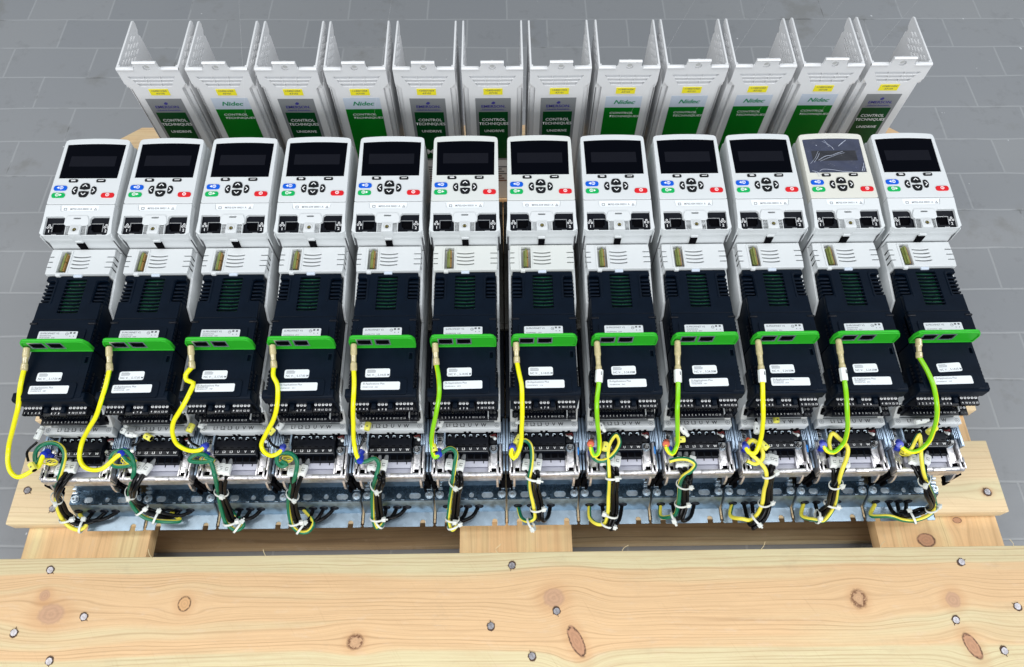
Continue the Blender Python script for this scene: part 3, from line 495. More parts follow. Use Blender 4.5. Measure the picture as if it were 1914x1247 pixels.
 8: dict(w=[[-37.1,122.9,205.0],[-37.9,110.4,202.9],[-39.0,95.8,198.1],[-39.2,86.0,190.0],[-33.5,73.1,155.1],[-29.8,63.8,127.0],[-35.9,55.0,123.2],[-41.5,60.0,124.8],[-43.3,65.3,130.9]],
  h=[[-39.1,47.9,118.5],[-29.0,50.2,119.3],[-16.0,49.4,119.2],[-8.2,44.0,117.0],[-12.3,37.6,114.2],[-22.0,31.9,109.3],[-22.9,28.3,90.6],[-19.3,23.3,66.5],[-18.1,13.4,46.8],[-20.2,4.6,33.4],[-26.7,2.7,30.5],[-35.1,7.9,14],[-32.8,24.5,9.0]],
  b=[[[-21.0,64.8,100.0],[-25.3,45.1,106.0],[-17.9,27.2,105.8],[-17.0,30.2,87.1],[-13.4,25.2,63.0],[-11.9,13.1,43.3],[-15.4,0.7,29.9],[-16.1,9.2,13.0],[-16.4,25.7,9.0]],[[-13.0,64.6,100.0],[-18.1,45.0,106.0],[-18.0,27.4,111.5],[-17.2,30.1,92.8],[-13.6,25.1,68.7],[-12.1,13.1,49.0],[-15.5,0.8,35.6],[-5.2,9.1,13.0],[-0.1,25.4,9.0]],[[-4.4,64.5,100.0],[-10.1,46.2,106.0],[-14.7,23.6,108.3],[-12.4,31.6,89.6],[-8.8,26.7,65.5],[-7.1,12.9,45.8],[-11.6,-2.3,32.4],[4.5,7.4,13.0],[12.6,25.2,9.0]]],
  t=[[[-18.5,27.2,90.6],[-0.05,-0.19,-0.98]],[[-13.8,14.9,48.8],[0.05,-0.45,-0.89]],[[-22.2,-0.7,31.9],[-0.88,-0.26,-0.39]]],
  g=[[-32.8,24.5,9.0],[-16.4,25.7,9.0],[-0.1,25.4,9.0],[12.6,25.2,9.0]],
  m=[('w',[-20.8,82.2,132.0],-55,17,[]),('y',[-24.7,72.2,126.0],5,19,[])]),
 9: dict(w=[[-34.8,121.9,205.0],[-35.5,109.4,202.9],[-36.3,94.8,198.1],[-35.2,85.0,190.0],[-30.6,77.2,169.4],[-25.8,65.0,133.8],[-31.0,54.8,123.5],[-38.0,56.5,124.0],[-40.8,62.0,125.8]],
  h=[[-40.0,46.9,118.5],[-29.8,43.3,117.0],[-20.3,50.3,119.7],[-21.7,62.7,123.0],[-31.3,71.0,124.9],[-37.7,65.4,123.7],[-35.3,55.7,121.1],[-27.6,48.5,119.2],[-18.4,37.9,114.8],[-14.5,29.6,102.9],[-9.5,23.4,72.9],[-6.5,12.2,46.8],[-10.1,3.4,33.4],[-17.6,-1.5,26.2],[-27.4,-0.3,27.6],[-38.0,6.9,14],[-32.4,24.2,9.0]],
  b=[[[-12.5,64.3,100.0],[-13.9,47.9,106.0],[-9.2,32.8,99.4],[-3.9,26.0,69.4],[-0.3,12.0,43.3],[-5.3,-0.5,29.9],[-16.3,-7.6,22.7],[-16.5,4.9,13.0],[-16.6,25.3,9.0]],[[-3.9,64.2,100.0],[-6.7,47.8,106.0],[-9.4,32.7,105.1],[-4.0,25.9,75.1],[-0.5,12.0,49.0],[-5.4,-0.4,35.6],[-16.3,-7.4,28.4],[-9.0,4.9,13.0],[-5.3,25.1,9.0]],[[2.1,64.1,100.0],[-3.7,46.4,106.0],[-5.1,35.4,101.9],[0.5,28.0,71.9],[4.5,11.9,45.8],[-1.6,-3.5,32.4],[-15.3,-12.3,25.2],[-0.1,2.3,13.0],[7.5,24.9,9.0]]],
  t=[[[-11.6,34.0,106.5],[0.26,-0.55,-0.79]],[[-2.5,14.5,49.4],[0.11,-0.39,-0.91]],[[-10.6,-2.3,30.5],[-0.65,-0.43,-0.63]]],
  g=[[-32.4,24.2,9.0],[-16.6,25.3,9.0],[-5.3,25.1,9.0],[7.5,24.9,9.0]],
  m=[('w',[-26.2,82.0,132.0],85,17,[[-23.7,97.3,130.0],[-24.2,90.3,130.0]]),('y',[-17.9,63.6,126.0],-50,18,[]),('y',[0.1,94.0,132.0],85,10,[])]),
 10: dict(w=[[-35.0,123.0,205.1],[-35.4,102.2,201.8],[-32.5,83.1,187.4],[-21.6,70.3,153.2],[-19.4,62.6,129.9],[-30.4,54.8,123.8],[-38.0,57.3,124.6],[-42.3,62.7,128.9]],
  h=[[-32.3,57.3,121.8],[-32.3,69.4,124.8],[-27.0,78.3,126.7],[-20.0,72.1,125.4],[-11.0,61.5,123.0],[-12.7,51.0,120.2],[-20.1,35.4,114.1],[-15.5,24.9,84.6],[-7.8,13.2,50.2],[-11.3,2.9,34.1],[-18.1,-3.6,24.7],[-26.0,-2.4,26.2],[-39.4,5.7,14],[-31.8,24.6,9.0]],
  b=[[[-22.2,62.1,100.0],[-26.1,43.1,106.0],[-20.9,21.9,81.1],[-13.9,12.0,46.7],[-16.6,6.1,30.6],[-20.2,2.2,21.2],[-17.7,10.3,13.0],[-16.4,26.5,9.0]],[[-13.6,61.9,100.0],[-18.9,43.0,106.0],[-20.7,22.0,86.8],[-13.7,12.1,52.4],[-16.4,6.0,36.3],[-20.1,2.0,26.9],[-7.2,10.1,13.0],[-0.8,26.2,9.0]],[[-5.6,61.8,100.0],[-11.1,42.8,106.0],[-25.1,19.6,83.6],[-18.6,11.1,49.2],[-20.7,8.6,33.1],[-21.8,6.7,23.7],[0.3,12.4,13.0],[11.3,26.0,9.0]]],
  t=[[[-20.5,25.2,90.5],[0.15,-0.33,-0.93]],[[-12.8,12.6,47.0],[-0.18,-0.53,-0.83]],[[-24.5,1.9,26.0],[-0.97,0.15,0.18]]],
  g=[[-31.8,24.6,9.0],[-16.4,26.5,9.0],[-0.8,26.2,9.0],[11.3,26.0,9.0]],
  m=[]),
 11: dict(w=[[-36.3,142.5,205.6],[-31.7,125.6,205.1],[-28.3,107.1,202.8],[-25.9,89.4,195.3],[-20.1,78.6,178.4],[-14.9,70.2,156.1],[-12.1,62.9,133.8],[-19.5,56.7,124.8],[-31.3,54.5,124.0],[-39.7,58.9,125.4],[-44.8,62.1,129.9]],
  h=[[-38.7,55.5,121.5],[-30.7,57.2,122.0],[-21.6,69.5,125.1],[-15.9,75.8,126.4],[-15.5,66.9,124.5],[-17.1,53.2,121.0],[-16.5,35.8,114.8],[-0.0,24.3,87.9],[20.9,15.1,56.1],[26.7,5.9,40.8],[19.7,-0.7,31.2],[4.8,-4.5,25.4],[-10.3,-3.7,26.2],[-28.3,0.2,31.2],[-43.6,6.0,14],[-32.4,21.5,9.0]],
  b=[[[-17.0,61.0,100.0],[-23.3,46.1,106.0],[-3.0,18.9,84.4],[17.4,10.0,52.6],[20.5,6.4,37.3],[17.0,4.9,27.7],[4.2,1.7,21.9],[-9.4,2.4,22.7],[-13.1,9.9,13.0],[-15.0,25.5,9.0]],[[-8.4,60.9,100.0],[-15.9,44.7,106.0],[-2.9,19.1,90.1],[17.5,10.2,58.3],[20.7,6.4,43.0],[17.1,4.7,33.4],[4.2,1.5,27.6],[-9.5,2.2,28.4],[-4.6,9.7,13.0],[-2.2,25.2,9.0]],[[1.6,60.7,100.0],[-6.9,45.8,106.0],[-5.3,14.7,86.9],[14.7,6.0,55.1],[15.7,6.7,39.8],[15.0,9.2,30.2],[3.7,6.4,24.4],[-8.8,7.2,25.2],[4.1,12.1,13.0],[10.6,25.0,9.0]]],
  t=[[[-10.8,26.4,101.3],[0.49,-0.34,-0.8]],[[21.2,6.3,45.4],[0.31,-0.49,-0.82]],[[3.7,-0.1,25.4],[-0.91,-0.23,-0.35]]],
  g=[[-32.4,21.5,9.0],[-15.0,25.5,9.0],[-2.2,25.2,9.0],[10.6,25.0,9.0]],
  m=[('w',[-13.1,90.9,132.0],8,22,[[-5.0,93.0,130.0],[7.5,94.9,130.0]]),('y',[-2.1,79.0,132.0],30,22,[[10.1,85.7,130.0],[8.5,89.3,130.0]])]),
}
SLEEVES = {7: [-32.1, 132.8, 206.0], 8: [-36.2, 131.9, 206.0], 9: [-35.4, 130.9, 206.0], 10: [-35.2, 129.4, 206.0]}
# ------------------------------------------------------------------ drive prototype (origin: front edge of its base plate, on the deck)
def kz(y): return 248.0+(y-341.0)*0.055          # keypad surface
def fz(y): return 241.2+(y-301.0)*0.165          # front cover surface
def KX(off=0.0): return lambda c: (c[0], c[1], c[2]+kz(c[1])+off)
def FX(off=0.0): return lambda c: (c[0], c[1], c[2]+fz(c[1])+off)
def bow(x0, x1, y, h, n=10): return [(x0+(x1-x0)*k/n, y+h*(1-(2*k/n-1)**2)) for k in range(n+1)]

def make_drive():
    root = empty('motor_drive')
    # white housing with dark heatsink below
    b = MB()
    b.box(-41.3, 108, 95, 41.3, 440, 160, m_white, bevel=1.0); b.box(-41.3, 99, 95, 41.3, 107.9, 124, m_white)
    b.prism([(297, 150), (299.5, 214), (302, 230), (341, 236), (438, 240), (442, 236), (442, 150)], -40.6, 40.6, m_white, bevel=1.6)
    for s in (-1, 1):
        x0, x1 = sorted((s*38.0, s*41.2))
        b.prism([(216, 150), (214, 178), (224, 196), (262, 202), (298, 204), (298, 150)], x0, x1, m_white, bevel=0.8)
        b.prism([(104, 150), (118, 166), (214, 168), (214, 150)], x0, x1, m_white, bevel=0.6)
        x0, x1 = sorted((s*33.5, s*41.2))
        b.prism([(98, 112), (98, 125), (104, 134), (122, 168), (140, 168), (140, 112)], x0, x1, m_grey_pl, bevel=0.8)
        for k in range(2): b.box(s*37.3-1.3, 101.5+k*6, 128+k*10, s*37.3+1.3, 106+k*6, 139.5+k*10, m_hole)
        b.box(s*40.7, 300, 120, s*41.5, 301.0, 228, m_inkg)
    b.box(-3.9, 296.9, 212, 3.9, 301.3, 227, m_hole)
    b.box(-4.3, 298.0, 226.6, 4.3, 300.6, 230.5, m_white, bevel=0.5)
    b.build('housing', root)
    b = MB(); b.box(-46.8, 228, 1.5, 46.8, 437, 124, m_side, bevel=1.5); b.box(-46.3, 110, 1.5, 46.3, 227.6, 120, m_sided, bevel=1.0)
    b.box(-39.5, 62, 1.5, 39.5, 109.5, 95.5, m_sided, bevel=1)
    for k in range(9):
        for s in (-1, 1): b.box(s*44.4-1.7, 236+k*22, 124.02, s*44.4+1.7, 250+k*22, 125.2, m_side)
    b.build('heatsink', root)
    # keypad
    lo = [(-42.1, 341.6), (42.1, 341.6)]
    out = [(-40.5, 341.6), (40.5, 341.6), (41.9, 343), (41.0, 434), (40.2, 438.2), (37.3, 440.2)] + bow(37.3, -37.3, 440.4, 1.9)[1:-1] + [(-37.3, 440.2), (-40.2, 438.2), (-41.0, 434), (-41.9, 343)]
    scr = [(-36.2, 380.2), (36.2, 380.2), (36.9, 432.5)] + bow(36.9, -36.9, 432.5, 1.6)[1:-1] + [(-36.9, 432.5)]
    b = MB(); b.curve([out], -13, -1.6, m_white, bevel=0.3, xf=KX()); b.curve([out, scr], -1.6, 0, m_white, bevel=0.55, xf=KX())
    kp = b.build('keypad', root)
    b = MB(); b.curve([scr], -1.59, -0.8, m_glass, xf=KX())
    b.curve([rrect(-28.5, 398.8, 28.8, 414.6, 0.6)], -0.8, -0.7, m_lcd, xf=KX())
    b.build('screen', kp)
    def button(name, outline, mat, marks):
        b = MB(); b.curve([outline], -0.8, 1.0, mat, bevel=0.45, xf=KX())
        for lp in marks: b.curve([lp] if isinstance(lp[0], tuple) else lp, 1.0, 1.12, m_ink, xf=KX())
        b.build(name, kp)
    def stroke(pts, w=0.55):
        out_a, out_b = [], []
        for i, p in enumerate(pts):
            a = pts[max(i-1, 0)]; c = pts[min(i+1, len(pts)-1)]; d = Vector((c[0]-a[0], c[1]-a[1])).normalized(); n = (-d.y*w, d.x*w)
            out_a.append((p[0]+n[0], p[1]+n[1])); out_b.append((p[0]-n[0], p[1]-n[1]))
        return out_a+out_b[::-1]
    button('escape_button', rrect(-22.4, 373.7, -11, 378.2, 1.6), m_btn, [stroke([(-19.5, 376.6), (-14.2, 376.6), (-13.8, 375.5), (-19.0, 375.4)], 0.4)])
    button('enter_button', rrect(11.8, 373.7, 23.2, 378.2, 1.6), m_btn, [stroke([(20.6, 377.0), (20.6, 375.9), (14.6, 375.8)], 0.4)])
    button('arrow_button', [(-6.2, 363.6), (0, 362.6), (6.2, 363.6), (6.2, 367), (4.6, 371), (2.4, 372.2), (-2.4, 372.2), (-4.6, 371), (-6.2, 367)], m_btn, [stroke([(-2.7, 366.8), (0, 369.6), (2.7, 366.8)])])
    button('arrow_button', [(-6.2, 359.8), (0, 360.6), (6.2, 359.8), (6.2, 356.4), (4.6, 352.4), (2.4, 351.3), (-2.4, 351.3), (-4.6, 352.4), (-6.2, 356.4)], m_btn, [stroke([(-2.7, 357.2), (0, 354.5), (2.7, 357.2)])])
    for s in (-1, 1):
        o = [(s*8.9, 366.6), (s*8.3, 361.3), (s*8.9, 356.2), (s*11.5, 355.2), (s*13.8, 356.4), (s*15.1, 360), (s*15.1, 362.8), (s*13.8, 366.4), (s*11.5, 367.6)]
        button('arrow_button', o if s < 0 else o[::-1], m_btn, [stroke([(s*10.4, 364.2), (s*13.2, 361.3), (s*10.4, 358.4)])])
    def sym(cx, cy, arrow):
        ms = [[circ(cx, cy, 2.3, 16), circ(cx, cy, 1.55, 16)], rrect(cx-0.3, cy-1.2, cx+0.3, cy+1.2)]
        if arrow: a = arrow; ms.append([(cx+a*2.9, cy+1.7), (cx+a*2.9, cy-1.7), (cx+a*5.9, cy)])
        return ms
    button('reverse_button', rrect(-38.2, 361.3, -21.9, 368.6, 3.0), m_blue, sym(-28.5, 365.2, -1))
    button('run_button', rrect(-38.4, 350.6, -22.1, 357.8, 3.0), m_greenb, sym(-31.5, 354.6, 1))
    button('stop_button', rrect(22.2, 350.6, 38.4, 357.8, 3.0), m_red, sym(30.3, 354.6, 0))
    # front cover below the keypad, with two network port pockets
    s_ = 1
    fo = [(-43.4, 303), (-38.9, 299.6), (38.9, 299.6), (43.4, 303), (42.2, 318), (42.0, 341), (-42.0, 341), (-42.2, 318)]
    pl = [(-38.6, 302), (-36.8, 300.6), (-12.6, 300.6), (-12.6, 313.8), (-15.4, 316), (-15.6, 323), (-18, 325.2), (-38.6, 325.2)]
    pr_ = [(-x, y) for x, y in pl][::-1]
    cb = [(-12.4, 300.6), (12.4, 300.6), (12.4, 313.4), (-12.4, 313.4)]
    slip = [(-23.8, 339.8), (23.8, 339.8), (22.8, 333.4), (20.5, 331.8), (-20.5, 331.8), (-22.8, 333.4)]
    hook = rrect(-4.4, 320.8, 4.4, 322.9, 0.8)
    b = MB()
    b.curve([fo], -15, -6, m_white, bevel=1.0, xf=FX())
    b.curve([fo, pl, pr_, cb, hook], -6, -1.2, m_white, xf=FX())
    b.curve([fo, [(x*1.0, y) for x, y in pl], pr_, cb, hook, slip], -1.2, 0, m_white, bevel=0.45, xf=FX())
    b.curve([[(-15, 314.2), (-12.2, 312.0), (12.2, 312.0), (15, 314.2), (14.4, 320), (12, 325), (-12, 325), (-14.4, 320)], hook], 0.02, 1.3, m_white, bevel=0.55, xf=FX())
    b.curve([hook], -3.5, -3.0, m_hole, xf=FX())
    for s in (-1, 1): b.box(s*43.0-0.5, 300, 214, s*43.0+0.5, 304, 238, m_white, bevel=0.4)
    fc = b.build('front_cover', root)
    b = MB(); b.curve([[(x*0.985, y) for x, y in slip]], -1.19, -0.7, m_paper, xf=FX())
    b.text('M702-034 00031 A', 1.5, 335.2, 0, 3.4, m_inkg, xf=lambda c: (c[0], c[1], fz(c[1])-0.62))
    b.curve([rrect(-19.5, 333.6, -15.7, 336.8, 0.5), rrect(-18.9, 334.2, -16.3, 336.2, 0.3)], -0.66, -0.6, m_inkg, xf=FX())
    b.curve([[(17.2, 333.6), (21, 333.6), (19.1, 337)], [(18.2, 334.2), (20, 334.2), (19.1, 336)]], -0.66, -0.6, m_inkg, xf=FX())
    b.build('label', fc)
    for s in (-1, 1):
        b = MB(); o = pl if s < 0 else pr_
        hole = [(s*30.0, 306.0), (s*30.0, 316.6), (s*16.6, 316.6), (s*16.6, 308.5), (s*18.6, 308.5), (s*18.6, 306.0)]
        b.curve([o, hole], -5.9, -3.6, m_black2, xf=FX()); b.curve([hole], -5.95, -5.9, m_hole, xf=FX())
        fr = [rrect(min(s*31.0, s*16), 305.2, max(s*31.0, s*16), 317.6, 0.3), rrect(min(s*30.2, s*15.2), 304.8, max(s*30.2, s*15.2), 316.8, 0.3)]
        b.curve([[(s*31.0, 317.6), (s*16.2, 317.6), (s*16.2, 316.7), (s*30.1, 316.7), (s*30.1, 306.5), (s*31.0, 306.5)]], -3.6, -3.35, m_tin, xf=FX())
        b.curve([rrect(*sorted((s*30.5, s*24.5))[:1], 302.6, *sorted((s*30.5, s*24.5))[1:], 303.6)], -3.6, -3.35, m_tin, xf=FX())
        for dx, dy in ((0, 2.3), (-1.9, -0.6), (1.9, -0.6)): b.curve([circ(s*34.6+dx, 313.2+dy, 1.35, 12), circ(s*34.6+dx, 313.2+dy, 0.8, 12)], -3.6, -3.4, m_ink, xf=FX())
        b.text('1' if s < 0 else '2', s*34.4, 307.6, 0, 5.2, m_ink, xf=lambda c: (c[0], c[1], fz(c[1])-3.45))
        b.build('network_port', fc)
    b = MB()
    b.curve([cb], -5.9, -5.4, m_hole, xf=FX())
    b.box(-6.8, 299.2, 228, 6.8, 315.0, 244.5, m_white, bevel=0.9)
    b.ring((0, 306.8, 244.4), (0, 0, 1), 4.2, 0.35, m_grey_pl)
    b.cyl((0, 305.8, 244.6), (0, 0, 1), 2.3, 0.8, m_hole); b.cyl((0, 305.8, 244.9), (0, 0, 1), 1.8, 0.7, m_brass); b.box(-0.35, 304.2, 245.2, 0.35, 307.4, 245.5, m_hole)
    for s in (-1, 1):
        b.box(s*9.6-1.4, 301, 232, s*9.6+1.4, 311.5, 238.6, m_grip); b.box(s*11.6-0.35, 300.6, 232, s*11.6+0.35, 312.6, 241.5, m_tin); b.box(s*8.2-0.3, 300.6, 232, s*8.2+0.3, 312.6, 240.8, m_tin)
    b.build('option_screw_block', fc)
    # vent panel
    def side_notched(x, y0, y1, ys, d, w):
        L_ = []; 
        for y in ys: L_ += [(x, y-w), (x-math.copysign(d, x), y-w), (x-math.copysign(d, x), y+w), (x, y+w)]
        return L_
    ys = [271.2, 278.6, 286.0]
    vo = [(-38.6, 261.2), (38.6, 261.2)] + side_notched(39.4, 0, 0, ys, 8.5, 0.75) + [(38.8, 296.8), (-38.8, 296.8)] + side_notched(-39.4, 0, 0, ys[::-1], 5.5, -0.75)
    co = rrect(-25.6, 262.6, -13.8, 293.8, 0.6)
    sl = []
    for y in (286.5, 281.2, 275.9, 270.6):
        a = bow(-10.3, 10.8, y+0.9, -1.3); c = bow(10.8, -10.3, y-0.9, -1.3); sl.append(a+c)
    b = MB()
    b.curve([vo, co]+sl, 209.5, 215.4, m_white, bevel=0.7)
    b.box(-38.9, 261.6, 174, 38.9, 298, 209.3, m_white, bevel=1.0)
    b.curve([rrect(-34.5, 262.5, 35.5, 296, 0)], 209.32, 209.42, m_hole)
    for y in ys:
        for s in (-1, 1): b.box(s*38.6-0.6, y-0.8, 180, s*38.6+0.6, y+0.8, 213, m_hole)
    b.curve([rrect(-28.0, 262.0, -11.9, 295.0, 0.8), rrect(-25.5, 262.7, -13.9, 293.7, 0.5)], 215.3, 216.2, m_white, bevel=0.4)
    b.curve([rrect(-25.4, 262.8, -14.0, 293.6)], 209.5, 209.7, m_grey_pl)
    b.box(-26.5, 259.0, 209, -20.8, 262.2, 214.6, m_white, bevel=0.7); b.box(-5, 258.2, 208, 5, 261.6, 213.2, m_bluelab, bevel=0.5)
    vp = b.build('vent_panel', root)
    b = MB(); b.box(-20.6, 265.5, 209.6, -18.6, 290.5, 217, m_pcb2); b.box(-18.6, 265.5, 209.6, -17.0, 277.5, 215.8, m_copper); b.box(-18.6, 279.0, 209.6, -17.0, 289.5, 215.8, m_copper)
    b.box(-22.6, 266, 209.6, -20.6, 289.5, 214.5, m_pcb2)
    b.build('edge_connector', vp)
    # upper option module
    b = MB()
    b.box(-37.4, 166.8, 120, 37.4, 259.5, 204.8, m_black, bevel=0.6)
    g = rrect(-12.2, 209.0, 12.2, 256.2, 1.0)
    tn = lambda s: [(s*37.0, 223.5), (s*26.5, 223.5), (s*25.2, 225), (s*25.2, 252), (s*27, 254), (s*37.0, 254)]
    oo = [(-37.2, 200), (37.2, 200)] + tn(1) + [(36.6, 260.2), (-36.6, 260.2)] + tn(-1)[::-1]
    b.curve([oo, g], 204.8, 211.2, m_black, bevel=0.7)
    for s in (-1, 1):
        for k in range(5):
            y = 227.2+k*5.2; b.box(min(s*25.5, s*37.2), y-1.25, 203, max(s*25.5, s*37.2), y+1.25, 209.6, m_black, bevel=0.8)
            b.box(s*37.6-0.8, y-1.3, 180, s*37.6+0.8, y+1.3, 203, m_black, bevel=0.5)
        b.curve([[(s*22.2, 222.8), (s*23.2, 221.2), (s*24.2, 221.2), (s*24.2, 252.2), (s*26.2, 254.4), (s*36, 254.4), (s*36, 257.6), (s*25, 257.6), (s*22.2, 254)][::s]], 211.0, 212.0, m_black, bevel=0.45)
        b.box(min(s*29.5, s*38.8), 192.8, 208, max(s*29.5, s*38.8), 195.6, 213.0, m_black2, bevel=1.0)
        for k in range(4): b.cyl((s*36.6, 172.0+k*5.0, 208.5), (1, 0, 0), 1.9, 4.2, m_black2, n=10, bevel=0.5)
        for k in range(4): b.cyl((s*38.0, 172.5+k*5.0, 199), (1, 0, 0), 1.7, 3.2, m_black2, n=10)
    b.curve([rrect(-37.4, 166.8, 37.4, 199.6, 1.5)], 200, 212.0, m_black, bevel=0.7)
    b.curve([rrect(-30.5, 166.8, 30.0, 187.0, 3.0)], 212.0, 213.2, m_black, bevel=0.8)
    for k in range(9):
        y = 213.0+k*4.9
        a = bow(-12.6, 12.6, y+0.6, -1.0); c = bow(12.6, -12.6, y-0.6, -1.0)
        b.curve([a+c], 206.5, 210.9, m_black, bevel=0.4)
    b.box(-3, 258.6, 208, 3, 260.4, 211.6, m_grip)
    um = b.build('communication_module', root)
    b = MB(); b.curve([g], 204.85, 205.3, m_pcb)
    for k in range(22): b.box((xx := rnd.uniform(-10, 9)), (yy := rnd.uniform(211, 250)), 205.3, xx+rnd.uniform(0.7, 2.2), yy+rnd.uniform(0.6, 1.4), 206.0, rnd.choice([m_tin, m_black2, m_silver, m_black2]))
    b.build('circuit_board', um)
    # green fascia with two sockets
    def GX(c): return (c[0], 165.6-c[2], c[1])     # outline drawn in x,z
    go = [(-38.5, 198.2), (36.6, 198.2), (37.6, 200), (37.6, 214), (34.5, 220.7), (31.0, 222.6), (-33.5, 222.6), (-37.0, 220.7), (-39.6, 214), (-39.6, 200)]
    h1 = rrect(-30.5, 205.0, -12.5, 219.5); h2 = rrect(-9.2, 205.0, 8.8, 219.5)
    b = MB(); b.curve([go], -3.4, 0.0, m_green, bevel=0.9, xf=GX)
    b.curve([go, [(-37.6, 200.0), (35.8, 200.0), (35.8, 213.6), (33.2, 218.8), (30.4, 220.6), (-32.9, 220.6), (-35.8, 218.8), (-37.6, 213.6)]], 0.0, 1.6, m_green, bevel=0.4, xf=GX)
    b.curve([rrect(-37.5, 200.1, 35.7, 221.4, 3), h1, h2], 0.0, 0.5, m_green, xf=GX)
    gp = b.build('green_fascia', root)
    for h in (h1, h2):
        x0, x1 = h[0][0], h[1][0]
        b = MB(); b.curve([h, rrect(x0+1.3, 206.6, x1-1.3, 217.6)], 0.1, 1.1, m_bright, xf=GX); b.curve([rrect(x0+1.2, 206.5, x1-1.2, 218.0)], 0.05, 0.3, m_hole, xf=GX)
        b.curve([rrect(x0+4.0, 206.6, x1-4.0, 208.6)], 0.3, 0.9, m_black2, xf=GX)
        b.build('socket', gp)
    # lower option module
    b = MB()
    b.box(-37.2, 108, 120, 37.0, 165.4, 195.5, m_black, bevel=0.6)
    b.curve([rrect(-36.0, 106, 36.2, 165.3, 1.0), rrect(29.8, 149.6, 33.2, 157.0)], 195.5, 198.6, m_black, bevel=0.6)
    b.curve([rrect(-30.8, 104, 29.2, 124.6, 3.5)], 198.6, 199.8, m_black, bevel=0.7)
    b.curve([rrect(-30.8, 131, 26.2, 164.0, 3.5)], 198.4, 198.75, m_black, bevel=0.1)
    b.prism([(102.0, 181), (102.0, 194.5), (103.6, 197.6), (112, 197.8), (116, 190), (116, 176), (106, 174)], -41.8, 39.8, m_black, bevel=0.9)
    b.box(-41.0, 104.0, 150, 39.2, 140, 181, m_black, bevel=0.8)
    b.box(-37.5, 103.0, 147, 37.0, 108, 182, m_black2)
    for s in (-1, 1):
        for k in range(5): b.cyl((s*35.4-0.6, 115.5+k*5.0, 196.2), (1, 0, 0), 1.9, 4.4, m_black2, n=10, bevel=0.5)
        for k in range(6): b.cyl((s*37.6-0.6, 114.5+k*5.0, 188), (1, 0, 0), 1.8, 3.0, m_black2, n=10)
    b.box(-5.5, 164.6, 197.5, 6.5, 166.4, 200.0, m_tin, bevel=0.3)
    lm = b.build('application_module', root)
    b = MB()                                            # upper terminal strip
    for x0, x1, zt in ((-38, -16.2, 177.4), (-15.4, 12.2, 175.8), (13.4, 35.6, 177.4)): b.prism([(92.6, zt), (92.8, zt-3), (101.5, 158), (105.5, 158), (105.5, zt)], x0, x1, m_black2, bevel=0.5)
    for x in (-11.0, 8.3): b.box(x-2.5, 95.6, 172, x+2.5, 104.8, 179.6, m_black, bevel=0.8)
    xs = [-35.3, -31.2, -27.0, -22.6, -18.5, -5.2, -1.1, 3.0, 16, 20.2, 24.4, 28.6, 32.8]
    for k, x in enumerate(xs):
        z = 177.5 if not 4 < k < 8 else 175.9
        b.cyl((x, 101.6, z), (0, 0, 1), 1.6, 0.9, m_ink, n=10); b.box(x-0.3, 100.3, z+0.4, x+0.3, 103.0, z+0.6, m_grip)
        b.text(str(k+1), x, 95.3, z, 3.1, m_ink)
        b.box(x-1.5, 92.3, z-2.4, x+1.5, 93.0, z-1.0, m_hole)
    b.build('terminal_strip', root)
    b = MB(); b.box(-37.0, 101.0, 124.2, 36.6, 107.6, 147, m_black2)   # lower terminal strip
    for x0, x1, zt in ((-32.2, 26.2, 149.0), (27.6, 37.6, 148.6)): b.prism([(91.4, zt), (91.6, zt-2.5), (100.8, 126.5), (105.5, 126.5), (105.5, zt)], x0, x1, m_black2, bevel=0.4)
    for k in range(13):
        x = -28.2+k*4.12; b.cyl((x, 101.4, 149.1), (0, 0, 1), 1.5, 0.6, m_bolt if k % 3 else m_tin, n=10); b.cyl((x, 101.4, 149.2), (0, 0, 1), 1.0, 0.7, m_hole, n=8)
        b.text(str(k+1), x, 94.8, 149.1, 3.0, m_ink)
    for x in (30.4, 34.6): b.cyl((x, 100.8, 148.7), (0, 0, 1), 1.7, 0.8, m_tin, n=10); b.text('41' if x < 32 else '42', x, 94.6, 148.7, 2.6, m_inkf)
    b.box(26.2, 96, 140, 27.6, 104, 150.5, m_white)
    b.build('terminal_strip', root)
    b = MB()                                            # marking strip
    b.box(-41.2, 89.4, 111, 41.6, 98.2, 125.0, m_white, bevel=0.6)
    for x in (-24, -2.6, 3.4, 24.5, 31, -38): b.box(x-1.6, 88.9, 110, x+1.6, 90.4, 113.5+2*(x % 2), m_hole)
    for x, t in zip((-22.2, -13.6, -5.0, 3.9, 12.1, 20.6), ('L1', 'L2', 'L3', 'U', 'V', 'W')): b.text(t, x, 94.0, 125.1, 6.2, m_black2)
    for x in (-36.2, 36.9):
        b.curve([circ(x, 93.9, 2.7, 18), circ(x, 93.9, 2.35, 18)], 125.02, 125.1, m_inkg)
        b.box(x-0.15, 93.9, 125.0, x+0.15, 95.8, 125.1, m_inkg); b.box(x-1.5, 93.6, 125.0, x+1.5, 93.9, 125.1, m_inkg); b.box(x-0.9, 92.9, 125.0, x+0.9, 93.15, 125.1, m_inkg)
    b.build('marking_strip', root)
    b = MB()                                            # power terminal block
    b.box(-26.0, 64.5, 84, 26.2, 91.5, 110, m_black2, bevel=0.7)
    b.box(-26.0, 57.2, 84, 26.2, 65, 103, m_black2, bevel=0.6)
    b.box(-25.6, 71.8, 109.8, 25.8, 72.5, 110.5, m_hole); b.box(-25.6, 65.4, 109.8, 25.8, 65.9, 110.4, m_grip)
